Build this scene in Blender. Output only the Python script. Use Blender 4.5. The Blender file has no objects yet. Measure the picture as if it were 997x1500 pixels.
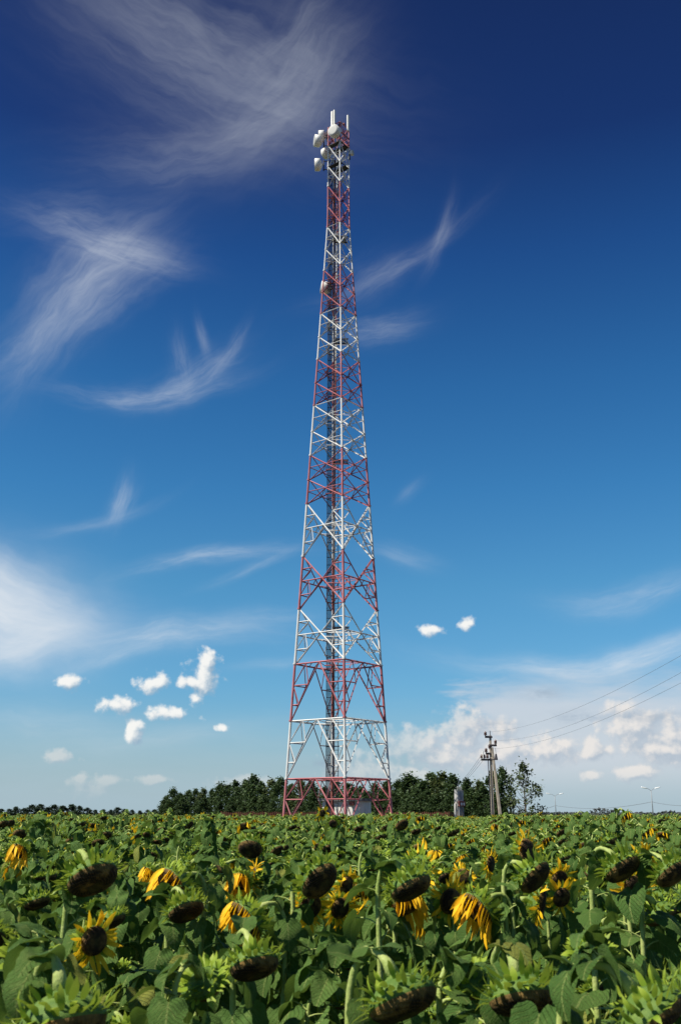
import bpy, math, random
import numpy as np
from mathutils import Vector, Matrix, noise as mnoise

R = math.radians
PI = math.pi
sc = bpy.context.scene
COL = sc.collection

# ------------------------------------------------------------------ camera
F = 1458.0                      # focal length in photo pixels (35 mm on a 36 mm high frame)
HORIZON = 1191.0
PITCH = math.atan((HORIZON - 750.0) / F)
EYE = 1.95
cd = bpy.data.cameras.new('camera')
cam = bpy.data.objects.new('camera', cd)
COL.objects.link(cam)
cd.sensor_fit = 'VERTICAL'
cd.sensor_height = 36.0
cd.sensor_width = 24.0
cd.lens = 36.0 * F / 1500.0
cd.clip_start = 0.05
cd.clip_end = 20000
cam.location = (0, 0, EYE)
cam.rotation_euler = (R(90) + PITCH, 0, 0)
cd.dof.use_dof = True
cd.dof.focus_distance = 40.0
cd.dof.aperture_fstop = 8.0
sc.camera = cam


def ray(px, py):
    u = (px - 498.5) / F
    v = (750.0 - py) / F
    c, s = math.cos(PITCH), math.sin(PITCH)
    return Vector((u, c - v * s, s + v * c)).normalized()


def at(px, py, dist):
    """the point seen at a photo pixel, dist metres away over the ground"""
    d = ray(px, py)
    k = dist / math.hypot(d.x, d.y)
    return Vector((0, 0, EYE)) + d * k


def azel(px, py):
    d = ray(px, py)
    return math.degrees(math.atan2(d.x, d.y)), math.degrees(math.asin(d.z))


# ------------------------------------------------------------------ light
SUN_DIR = Vector((-0.86, -0.40, 1.15)).normalized()      # towards the sun
SUN_EL = math.asin(SUN_DIR.z)
SUN_AZ = math.atan2(SUN_DIR.x, SUN_DIR.y)
sl = bpy.data.lights.new('sun', 'SUN')
sl.energy = 5.0
sl.angle = R(0.5)
sl.color = (1.0, 0.93, 0.80)
sun = bpy.data.objects.new('sun', sl)
COL.objects.link(sun)
sun.location = (0, 0, 200)
sun.rotation_euler = (-SUN_DIR).to_track_quat('-Z', 'Y').to_euler()
sc.view_settings.view_transform = 'Standard'
sc.view_settings.look = 'None'
EXPOSURE = 0.55
sc.view_settings.exposure = EXPOSURE
sc.view_settings.gamma = 1.0
sc.view_settings.use_curve_mapping = False
sc.cycles.max_bounces = 6
sc.cycles.diffuse_bounces = 3
sc.cycles.transmission_bounces = 4
sc.cycles.transparent_max_bounces = 8


# ------------------------------------------------------------------ node helper
class E:
    """a socket (or a number) with arithmetic that grows a node tree"""
    nt = None

    def __init__(self, s):
        self.s = s

    def _in(self, sock, v):
        if isinstance(v, E):
            v = v.s
        if isinstance(v, (int, float)):
            sock.default_value = v
        else:
            E.nt.links.new(v, sock)

    def op(self, name, *others, clamp=False):
        n = E.nt.nodes.new('ShaderNodeMath')
        n.operation = name
        n.use_clamp = clamp
        for i, v in enumerate((self,) + others):
            self._in(n.inputs[i], v)
        return E(n.outputs[0])

    def __add__(a, b): return a.op('ADD', b)
    def __radd__(a, b): return a.op('ADD', b)
    def __sub__(a, b): return a.op('SUBTRACT', b)
    def __rsub__(a, b): return E(b).op('SUBTRACT', a)
    def __mul__(a, b): return a.op('MULTIPLY', b)
    def __rmul__(a, b): return a.op('MULTIPLY', b)
    def __truediv__(a, b): return a.op('DIVIDE', b)
    def __neg__(a): return a * -1.0
    def mx(a, b): return a.op('MAXIMUM', b)
    def mn(a, b): return a.op('MINIMUM', b)
    def pw(a, b): return a.op('POWER', b)
    def clamp(a): return a.op('ADD', 0.0, clamp=True)
    def exp(a): return a.op('EXPONENT')

    def step(a, lo, hi, t0=0.0, t1=1.0, mode='SMOOTHSTEP'):
        n = E.nt.nodes.new('ShaderNodeMapRange')
        n.interpolation_type = mode
        n.clamp = True
        a._in(n.inputs[0], a)
        for i, v in enumerate((lo, hi, t0, t1)):
            n.inputs[i + 1].default_value = v
        return E(n.outputs[0])


def combine(x, y, z=0.0):
    n = E.nt.nodes.new('ShaderNodeCombineXYZ')
    for i, v in enumerate((x, y, z)):
        E(0)._in(n.inputs[i], v)
    return E(n.outputs[0])


def noise_tex(vec, scale=1.0, detail=4.0, rough=0.55, dist=0.0):
    n = E.nt.nodes.new('ShaderNodeTexNoise')
    E.nt.links.new(vec.s, n.inputs['Vector'])
    n.inputs['Scale'].default_value = scale
    n.inputs['Detail'].default_value = detail
    n.inputs['Roughness'].default_value = rough
    n.inputs['Distortion'].default_value = dist
    return E(n.outputs['Fac'])


def ramp(fac, stops, interp='LINEAR'):
    n = E.nt.nodes.new('ShaderNodeValToRGB')
    n.color_ramp.interpolation = interp
    el = n.color_ramp.elements
    while len(el) < len(stops):
        el.new(0.5)
    for e, (p, c) in zip(el, sorted(stops)):
        e.position = p
        e.color = (*c, 1)
    E.nt.links.new(fac.s, n.inputs[0])
    return E(n.outputs[0])


def mixc(fac, a, b, mode='MIX'):
    n = E.nt.nodes.new('ShaderNodeMix')
    n.data_type = 'RGBA'
    n.blend_type = mode
    E(0)._in(n.inputs[0], fac)
    for v, i in ((a, 6), (b, 7)):
        if isinstance(v, E):
            E.nt.links.new(v.s, n.inputs[i])
        else:
            n.inputs[i].default_value = (*v, 1)
    return E(n.outputs[2])


def srgb(r, g, b):
    f = lambda c: (c / 255 / 12.92) if c < 10 else ((c / 255 + 0.055) / 1.055) ** 2.4
    return (f(r), f(g), f(b))


# ------------------------------------------------------------------ sky
w = bpy.data.worlds.new('World')
sc.world = w
w.use_nodes = True
E.nt = w.node_tree
nodes = E.nt.nodes
bg = nodes['Background']
STRENGTH = 0.1 / 2 ** EXPOSURE
bg.inputs[1].default_value = STRENGTH
skyn = nodes.new('ShaderNodeTexSky')
skyn.sky_type = 'NISHITA'
skyn.sun_disc = False
skyn.sun_elevation = SUN_EL
skyn.sun_rotation = SUN_AZ
skyn.air_density = 1.0
skyn.dust_density = 0.6
skyn.ozone_density = 1.5
tc = nodes.new('ShaderNodeTexCoord')
sep = nodes.new('ShaderNodeSeparateXYZ')
E.nt.links.new(tc.outputs['Generated'], sep.inputs[0])
X, Y, Z = (E(sep.outputs[i]) for i in range(3))
AZ = X.op('ARCTAN2', Y) * (180 / PI)
EL = Z.op('ARCSINE') * (180 / PI)

# clear-air colour by height: a deep polarised blue overhead, pale at the horizon
elr = EL.step(-4.0, 46.0, 0, 1, 'LINEAR')
pos = lambda e: (e + 4.0) / 50.0
tint = ramp(elr, [(pos(-4), (.62, .80, 1.02)), (pos(0.6), (.62, .80, 1.05)), (pos(3.5), (.55, .86, 1.12)), (pos(7), (.46, .89, 1.15)),
                  (pos(12.5), (.38, .90, 1.14)), (pos(18), (.27, .80, 1.13)), (pos(24), (.20, .66, 1.04)), (pos(31), (.135, .43, .84)),
                  (pos(37), (.105, .24, .56)), (pos(46), (.10, .18, .42))])
sky_c = mixc(1.0, E(skyn.outputs[0]), tint, 'MULTIPLY')
cw = lambda r, g, b: tuple(c / (STRENGTH * 2 ** EXPOSURE) for c in srgb(r, g, b))      # a cloud's brightness in display terms


def local(px, py, ang=0.0):
    """angles measured from one spot of the sky, turned by ang (degrees, anticlockwise), in degrees"""
    a, e = azel(px, py)
    u = (AZ - a) * math.cos(R(e))
    v = EL - e
    c, s = math.cos(R(ang)), math.sin(R(ang))
    return u * c + v * s, v * c - u * s


PXD = 0.0393                                                         # degrees per photo pixel

# high cirrus: soft patches, each combed along its own direction
warp = noise_tex(combine(AZ * 0.9, EL, 3.1), 0.16, 3, 0.5)
warp2 = noise_tex(combine(AZ * 0.9, EL, 9.7), 0.30, 4, 0.55)
total = None
#        px   py   half-len half-wid angle opacity curve combed
CIRRUS = [(310, 85, 190, 90, -18, .20, 0.00, 0.7), (430, 80, 90, 60, 40, .20, 0.0, 0.75), (240, 35, 150, 45, -20, .12, 0, 0.7),
          (280, 220, 140, 45, 12, .16, 0.0, 0.7), (420, 150, 100, 55, 50, .17, 0.0, 0.7), (360, 190, 90, 30, 30, .12, 0, .8),
          (118, 410, 120, 40, 50, .28, -0.02, 0.85), (150, 350, 85, 20, -10, .32, 0.01, 0.85), (85, 460, 110, 30, 54, .24, -0.02, 0.85),
          (170, 375, 75, 14, -8, .34, 0.0, 0.85), (150, 440, 100, 26, 48, .20, -0.03, .85), (50, 490, 80, 24, 42, .18, 0, 0.8), (110, 315, 80, 30, 10, .14, 0, .85), (140, 395, 90, 40, 40, .16, 0, .8), (215, 370, 60, 14, -14, .18, 0, .8),
          (225, 582, 105, 14, 9, .34, 0.025, 0.8), (280, 555, 66, 20, 30, .30, 0.015, 0.8), (266, 530, 36, 13, 95, .18, 0, .8), (335, 520, 42, 8, 58, .26, 0.02, 0.8),
          (300, 495, 26, 7, 105, .20, 0.0, 0.8),
          (585, 388, 100, 12, 28, .20, 0.012, 0.75), (645, 345, 44, 9, 68, .20, 0.03, 0.75), (555, 482, 55, 20, 12, .24, 0.0, 0.7), (540, 405, 50, 24, 30, .10, 0, .7),
          (180, 735, 32, 13, 75, .42, 0.03, 0.75), (140, 770, 80, 8, 18, .18, 0.03, 0.6),
          (310, 810, 100, 11, 10, .42, -0.02, 0.7), (370, 830, 60, 7, 24, .22, 0.0, 0.7), (590, 815, 45, 14, -12, .22, 0, .6),
          (600, 718, 22, 9, 40, .14, 0, .6),
          (15, 900, 95, 66, -14, .95, 0.0, 0.35), (50, 940, 90, 34, 14, .60, 0, .4), (-10, 850, 60, 34, -30, .7, 0, .4),
          (100, 900, 90, 40, -10, .28, 0, .5),
          (250, 928, 130, 18, 9, .48, -0.02, 0.6), (180, 960, 70, 10, 22, .34, 0.0, 0.7), (380, 905, 80, 14, 5, .22, 0, .6),
          (930, 880, 90, 17, 9, .36, 0.03, 0.6), (890, 975, 170, 16, 6, .62, 0.02, 0.55), (960, 945, 80, 9, 14, .34, 0, .6),
          (230, 1080, 130, 18, 6, .26, 0, .5), (60, 1060, 110, 26, 2, .26, 0, .5), (410, 970, 60, 8, 6, .2, 0, .6)]
for i, (px, py, L, W, ang, op, curve, comb) in enumerate(CIRRUS):
    u, v = local(px, py, ang)
    wk = min(W, 26) * PXD
    wv = (warp - 0.5) * (wk * 2.2) + (warp2 - 0.5) * (wk * 1.5)
    if curve:
        v = v - u * u * (curve)
    vv = v + wv
    m = -(u * u / (L * PXD) ** 2 + vv * vv / (W * PXD) ** 2)
    m = (m * 1.1).exp()
    f = noise_tex(combine(u * 0.34, vv * 1.9, 5.3 + i * 1.7), 1.0 / (min(max(W, 14), 60) * PXD) ** 0.5, 6, 0.60, 0.25)
    a = m * (f.step(0.24, 0.80) * comb * 1.15 + (1 - comb)) * (op * (0.92 if op > .5 else 0.78))
    total = a if total is None else 1.0 - (1.0 - total) * (1.0 - a)
col = mixc(total.clamp(), sky_c, cw(226, 232, 238))

# the milky sheet low in the sky, thicker on the right where the cloud bank stands
sheet_n = noise_tex(combine(AZ * 0.25, EL * 1.1, 1.0), 1.0, 5, 0.55, 0.2)
side = (AZ + (sheet_n - 0.5) * 6).step(1.5, 9.0)
top_edge = 6.6 * side + 1.0
sheet = ((top_edge - EL + (sheet_n - 0.5) * 2.6) / 2.4).step(-0.35, 0.9)
sheet_all = sheet * (side * 0.72 + 0.10) * EL.step(0.4, 3.0, 0.15, 1.0)
lowhaze = (EL + (sheet_n - 0.5) * 2.0).step(0.0, 6.5, 0.85, 0.0)
col = mixc(lowhaze, col, cw(170, 194, 206))
col = mixc(sheet_all.clamp(), col, cw(208, 214, 222))

# heaped clouds: lobes roughened by noise, evaluated twice (once nudged towards the sun) for their light and shade
grp = bpy.data.node_groups.new('cumulus', 'ShaderNodeTree')
grp.interface.new_socket('az', in_out='INPUT', socket_type='NodeSocketFloat')
grp.interface.new_socket('el', in_out='INPUT', socket_type='NodeSocketFloat')
grp.interface.new_socket('crisp', in_out='OUTPUT', socket_type='NodeSocketFloat')
grp.interface.new_socket('bank', in_out='OUTPUT', socket_type='NodeSocketFloat')
E.nt = grp
gi = grp.nodes.new('NodeGroupInput')
go = grp.nodes.new('NodeGroupOutput')
gaz, gel = E(gi.outputs[0]), E(gi.outputs[1])
puff = noise_tex(combine(gaz, gel, 2.0), 1.30, 6, 0.52, 0.0)
puff2 = noise_tex(combine(gaz, gel, 7.0), 3.2, 3, 0.5, 0.0)
rough = (puff - 0.5) * 2.5 + (puff2 - 0.5) * 0.5


def lobes(lst, k):
    out = None
    for px, py, rx, ry in lst:
        a, e = azel(px, py)
        n = grp.nodes.new('ShaderNodeVectorMath')
        n.operation = 'MULTIPLY_ADD'
        grp.links.new(combine(gaz, gel, 0).s, n.inputs[0])
        sx, sy = math.cos(R(e)) / (rx * PXD), 1 / (ry * PXD)
        n.inputs[1].default_value = (sx, sy, 0)
        n.inputs[2].default_value = (-a * sx, -e * sy, 0)
        ln = grp.nodes.new('ShaderNodeVectorMath')
        ln.operation = 'LENGTH'
        grp.links.new(n.outputs[0], ln.inputs[0])
        f = 1.0 - E(ln.outputs['Value'])
        out = f if out is None else out.mx(f)
    return out + rough * k


CRISP = [(98, 1000, 24, 13), (225, 1001, 28, 15), (300, 992, 26, 30), (304, 968, 17, 20), (282, 1000, 28, 15), (288, 1024, 14, 14), (172, 1033, 31, 13), (245, 1045, 38, 11),
         (197, 1078, 19, 14), (199, 1063, 14, 14), (683, 914, 18, 11), (630, 922, 20, 9), (326, 1066, 10, 6)]
BANK = [(608, 1095, 52, 32), (678, 1072, 38, 38), (735, 1068, 22, 20), (650, 1110, 60, 30), (740, 1100, 60, 30), (800, 1100, 50, 26),
        (870, 1098, 34, 18), (925, 1066, 48, 32), (985, 1075, 40, 32), (905, 1040, 18, 14), (965, 1100, 50, 20), (930, 1132, 38, 12), (865, 1134, 18, 9),
        (132, 1152, 30, 18), (158, 1144, 26, 9), (120, 1140, 14, 10), (225, 1142, 24, 8), (360, 1148, 50, 14), (85, 1108, 26, 10), (530, 1130, 60, 26), (600, 1140, 60, 20)]
E(0)._in(go.inputs[0], lobes(CRISP, 1.0))
E(0)._in(go.inputs[1], lobes(BANK, 0.85))
E.nt = w.node_tree


def cumulus(az, el):
    g = nodes.new('ShaderNodeGroup')
    g.node_tree = grp
    E(0)._in(g.inputs[0], az)
    E(0)._in(g.inputs[1], el)
    return E(g.outputs[0]), E(g.outputs[1])


c0, b0 = cumulus(AZ, EL)
c1, b1 = cumulus(AZ - 0.30, EL + 0.40)
ba = b0.step(-0.15, 0.6) * EL.step(0.5, 2.6, 0.15, 0.80) * (side * 0.45 + 0.55)
lit = (b0 - b1).step(-0.50, 0.65)
col = mixc(ba, col, mixc(lit, cw(176, 189, 203), cw(240, 234, 228)))
ca = c0.step(-0.10, 0.70) * 0.95
lit = (c0 - c1).step(-0.75, 0.85)
col = mixc(ca, col, mixc(lit, cw(150, 178, 200), cw(250, 249, 245)))
# a few small grey shreds in front of the bank
shred_n = noise_tex(combine(AZ * 0.6, EL * 1.6, 4.4), 1.3, 5, 0.6)
shr = None
for px, py, rx, ry in ((790, 1016, 26, 9), (718, 1064, 34, 8), (850, 1050, 40, 9), (955, 1050, 46, 8), (480, 1120, 30, 7)):
    u, v = local(px, py)
    m = (-(u * u / (rx * PXD) ** 2 + v * v / (ry * PXD) ** 2)).exp()
    shr = m if shr is None else shr.mx(m)
col = mixc((shr * shred_n.step(0.3, 0.62) * 0.55).clamp(), col, cw(150, 170, 190))
E.nt.links.new(col.s, bg.inputs[0])
w.cycles.sampling_method = 'MANUAL'
w.cycles.sample_map_resolution = 512


# ------------------------------------------------------------------ materials
def material(name, build, rough=0.6, spec=0.3):
    m = bpy.data.materials.new(name)
    m.use_nodes = True
    E.nt = m.node_tree
    b = m.node_tree.nodes['Principled BSDF']
    b.inputs['Roughness'].default_value = rough
    b.inputs['Specular IOR Level'].default_value = spec
    build(m, b)
    return m


def setc(b, v, key='Base Color'):
    if isinstance(v, E):
        E.nt.links.new(v.s, b.inputs[key])
    else:
        b.inputs[key].default_value = (*v, 1)


def objco():
    n = E.nt.nodes.new('ShaderNodeTexCoord')
    return E(n.outputs['Object'])


def worldco():
    n = E.nt.nodes.new('ShaderNodeNewGeometry')
    return E(n.outputs['Position'])


def bump(b, h, strength=0.4, dist=0.01):
    n = E.nt.nodes.new('ShaderNodeBump')
    n.inputs['Strength'].default_value = strength
    n.inputs['Distance'].default_value = dist
    E.nt.links.new(h.s, n.inputs['Height'])
    E.nt.links.new(n.outputs[0], b.inputs['Normal'])


def worn(c1, c2, scale=3.0, lo=0.4, hi=0.7, bumpy=0.0, detail=5):
    def f(m, b):
        nz = noise_tex(objco(), scale, detail, 0.6)
        setc(b, mixc(nz.step(lo, hi), c1, c2))
        if bumpy:
            bump(b, noise_tex(objco(), scale * 6, 4, 0.6), bumpy, 0.01)
    return f


def painted(c, chip, rust):
    """tower paint: faded in patches, chipped to primer, a little rust"""
    def f(m, b):
        p = worldco()
        a = noise_tex(p, 0.7, 4, 0.6)
        s = noise_tex(p, 5.0, 5, 0.7)
        k = mixc(a.step(0.35, 0.7), c, chip)
        setc(b, mixc(s.step(0.66, 0.74, 0, 0.8), k, rust))
    return f


M = {}
M['red_paint'] = material('red_paint', painted((.33, .092, .104), (.45, .175, .185), (.20, .07, .05)), 0.55)
M['white_paint'] = material('white_paint', painted((.66, .66, .64), (.54, .55, .54), (.38, .28, .22)), 0.5)
M['dark_steel'] = material('dark_steel', worn((.035, .035, .045), (.07, .06, .06), 4.0), 0.55)
M['cable'] = material('cable', worn((.018, .018, .024), (.035, .035, .05), 4.0), 0.5)
M['rusty_red'] = material('rusty_red', worn((.20, .055, .045), (.30, .11, .08), 3.0), 0.7)
M['galvanised'] = material('galvanised', worn((.36, .37, .37), (.50, .50, .49), 4.0), 0.5)
M['dish_white'] = material('dish_white', worn((.72, .72, .69), (.56, .56, .52), 1.2, 0.45, 0.8), 0.45)
M['radome'] = material('radome', worn((.40, .41, .405), (.34, .35, .335), 1.0, 0.4, 0.8), 0.6)
M['concrete'] = material('concrete', worn((.40, .35, .28), (.27, .235, .19), 2.2, 0.35, 0.7, 0.5), 0.9, 0.15)
M['insulator'] = material('insulator', worn((.05, .025, .02), (.09, .04, .03), 8.0), 0.25, 0.5)
M['porcelain'] = material('porcelain', worn((.78, .76, .72), (.6, .58, .55), 8.0), 0.3, 0.5)
M['shed_wall'] = material('shed_wall', worn((.66, .65, .60), (.46, .44, .40), 1.4, 0.45, 0.8, 0.3), 0.85, 0.2)
M['shed_roof'] = material('shed_roof', worn((.20, .20, .20), (.12, .12, .12), 2.0), 0.8, 0.2)
M['door_dark'] = material('door_dark', worn((.05, .055, .06), (.08, .075, .07), 3.0), 0.6)
M['box_grey'] = material('box_grey', worn((.42, .42, .41), (.26, .22, .19), 2.4, 0.40, 0.70), 0.55)
M['louver'] = material('louver', worn((.20, .22, .25), (.13, .14, .16), 5.0), 0.5)
M['wire'] = material('wire', worn((.12, .13, .15), (.17, .18, .19), 3.0), 0.5)
M['fence_wood'] = material('fence_wood', worn((.19, .07, .045), (.10, .045, .035), 2.5), 0.8, 0.2)
M['lamp_post'] = material('lamp_post', worn((.24, .27, .30), (.32, .34, .36), 2.0), 0.55)
M['lamp_head'] = material('lamp_head', worn((.82, .83, .83), (.74, .75, .76), 2.0), 0.18, 0.7)
M['bark'] = material('bark', worn((.075, .055, .04), (.14, .115, .09), 4.0, 0.3, 0.7, 0.6), 0.9, 0.1)


def soil(m, b):
    p = worldco()
    a = noise_tex(p, 0.9, 6, 0.65)
    f = noise_tex(p, 14, 5, 0.7)
    k = mixc(a.step(0.35, 0.7), (.050, .036, .025), (.095, .070, .048))
    k = mixc(f.step(0.45, 0.75, 0, .6), k, (.15, .115, .08))
    far = noise_tex(p, 0.02, 4, 0.6)
    s = E.nt.nodes.new('ShaderNodeSeparateXYZ')
    E.nt.links.new(p.s, s.inputs[0])
    dist = E(s.outputs[1]).step(96, 115)
    g = mixc(far.step(0.35, 0.65), (.055, .085, .03), (.10, .10, .045))
    setc(b, mixc(dist, k, g))
    bump(b, a + f * 0.4, 0.8, 0.05)


M['soil'] = material('soil', soil, 0.95, 0.1)


def leaf_like(base_a, base_b, tip, veins=True, transl=0.24, tcol=(.22, .36, .05), rough=0.5):
    """green tissue: 'tissue' holds (along / length, across / length, random tone) of each leaf or bract"""
    def f(m, b):
        at_ = E.nt.nodes.new('ShaderNodeAttribute')
        at_.attribute_name = 'tissue'
        s = E.nt.nodes.new('ShaderNodeSeparateXYZ')
        E.nt.links.new(at_.outputs['Vector'], s.inputs[0])
        x, y, t = (E(s.outputs[i]) for i in range(3))
        oi = E.nt.nodes.new('ShaderNodeObjectInfo')
        rnd = E(oi.outputs['Random'])
        k = mixc((t * 0.75 + rnd * 0.25).clamp(), base_a, base_b)
        blot = noise_tex(objco(), 22.0, 4, 0.65)
        k = mixc(blot.step(0.50, 0.8, 0, .6), k, tip)
        if veins:
            k = mixc(t.step(.925, .95, 0, .75), k, (.24, .24, .045))
            k = mixc(noise_tex(objco(), 70.0, 2, 0.5).step(.70, .74, 0, .8), k, (.05, .045, .02))
        if not veins:
            k = mixc(x.step(0.2, 1.0, 0, 0.5), k, tip)
        if veins:
            ay = y.op('ABSOLUTE')
            mid = ay.step(0.008, 0.030, 0.95, 0.0)
            lat = ((x - ay * 0.95) * 7.0).op('FRACT') - 0.5
            lat = lat.op('ABSOLUTE').step(0.0, 0.10, 0.75, 0.0)
            pal = (ay - x * 0.62).op('ABSOLUTE').step(0.004, 0.022, 0.7, 0.0) * x.step(0.45, 0.2)
            v = mid.mx(lat * x.step(-0.1, 0.05) * 0.7).mx(pal)
            k = mixc(v, k, tip)
            quilt = lat * -0.7 + noise_tex(combine(x, y, t), 34, 3, 0.6) * 0.6
            bump(b, quilt, 0.9, 0.010)
        setc(b, k)
        tr = E.nt.nodes.new('ShaderNodeBsdfTranslucent')
        setc(tr, mixc(0.55, k, tcol), 'Color')
        mx = E.nt.nodes.new('ShaderNodeMixShader')
        mx.inputs[0].default_value = transl
        E.nt.links.new(b.outputs[0], mx.inputs[1])
        E.nt.links.new(tr.outputs[0], mx.inputs[2])
        E.nt.links.new(mx.outputs[0], m.node_tree.nodes['Material Output'].inputs[0])
    return f


M['leaf'] = material('leaf', leaf_like((.050, .112, .022), (.104, .184, .038), (.19, .25, .07), transl=0.20), 0.6, 0.14)
M['stem'] = material('stem', worn((.24, .32, .080), (.38, .43, .15), 18.0, 0.35, 0.7, 0.3), 0.6, 0.2)
M['bract'] = material('bract', leaf_like((.12, .22, .018), (.26, .37, .030), (.40, .46, .055), False, 0.30, (.36, .46, .06)), 0.55, 0.25)
M['petal'] = material('petal', leaf_like((.80, .46, .012), (.90, .62, .025), (.82, .42, .01), False, 0.30, (.9, .6, .02)), 0.6, 0.2)


M['receptacle'] = material('receptacle', worn((.070, .135, .024), (.13, .200, .04), 30.0, 0.35, 0.7, 0.3), 0.6, 0.2)


def seeds(m, b):
    n = E.nt.nodes.new('ShaderNodeTexVoronoi')
    E.nt.links.new(objco().s, n.inputs['Vector'])
    n.inputs['Scale'].default_value = 115
    d = E(n.outputs['Distance'])
    at_ = E.nt.nodes.new('ShaderNodeAttribute')
    at_.attribute_name = 'tissue'
    s_ = E.nt.nodes.new('ShaderNodeSeparateXYZ')
    E.nt.links.new(at_.outputs['Vector'], s_.inputs[0])
    x, y = E(s_.outputs[0]), E(s_.outputs[1])
    th, rho = y.op('ARCTAN2', x), (x * x + y * y).op('SQRT')
    spi = (th * 21.0 + rho * 24.0).op('SINE') * (th * 34.0 - rho * 30.0).op('SINE')
    d = d * 0.5 + spi.step(-.6, .8, .5, 0)
    big = noise_tex(objco(), 16, 3, 0.6)
    k = mixc(d.step(0.15, 0.6), (.080, .046, .020), (.016, .011, .007))
    k = mixc(big.step(0.48, 0.70, 0, 0.75), k, (.26, .15, .045))
    k = mixc((rho + (big - .5) * .5).step(.82, 1.02, 0, .6), k, (.23, .15, .045))
    k = mixc((rho + (big - .5) * .6).step(.40, .10, 0, .55), k, (.13, .11, .035))
    setc(b, k)
    bump(b, d * -1.0, 0.9, 0.006)


M['seed'] = material('seed', seeds, 0.8, 0.15)


def crown(ca, cb, lum):
    def f(m, b):
        oi = E.nt.nodes.new('ShaderNodeObjectInfo')
        nz = noise_tex(objco(), 0.55, 4, 0.6)
        at_ = E.nt.nodes.new('ShaderNodeAttribute')
        at_.attribute_name = 'tissue'
        s = E.nt.nodes.new('ShaderNodeSeparateXYZ')
        E.nt.links.new(at_.outputs['Vector'], s.inputs[0])
        k = mixc((nz.step(0.35, 0.65) * 0.45 + E(oi.outputs['Random']) * 0.2 + E(s.outputs[2]) * 0.35).clamp(), ca, cb)
        setc(b, k)
        tr = E.nt.nodes.new('ShaderNodeBsdfTranslucent')
        setc(tr, mixc(0.5, k, lum), 'Color')
        mx = E.nt.nodes.new('ShaderNodeMixShader')
        mx.inputs[0].default_value = 0.2
        E.nt.links.new(b.outputs[0], mx.inputs[1])
        E.nt.links.new(tr.outputs[0], mx.inputs[2])
        E.nt.links.new(mx.outputs[0], m.node_tree.nodes['Material Output'].inputs[0])
    return f


M['crown_dark'] = material('crown_dark', crown((.026, .052, .020), (.062, .098, .034), (.12, .18, .04)), 0.6, 0.2)
M['crown_light'] = material('crown_light', crown((.035, .060, .022), (.095, .115, .040), (.16, .2, .05)), 0.6, 0.2)
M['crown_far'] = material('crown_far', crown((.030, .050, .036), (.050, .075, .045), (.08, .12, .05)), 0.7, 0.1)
M['wood_far'] = material('wood_far', worn((.050, .060, .062), (.080, .088, .085), 0.05), 0.9, 0.05)


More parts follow.
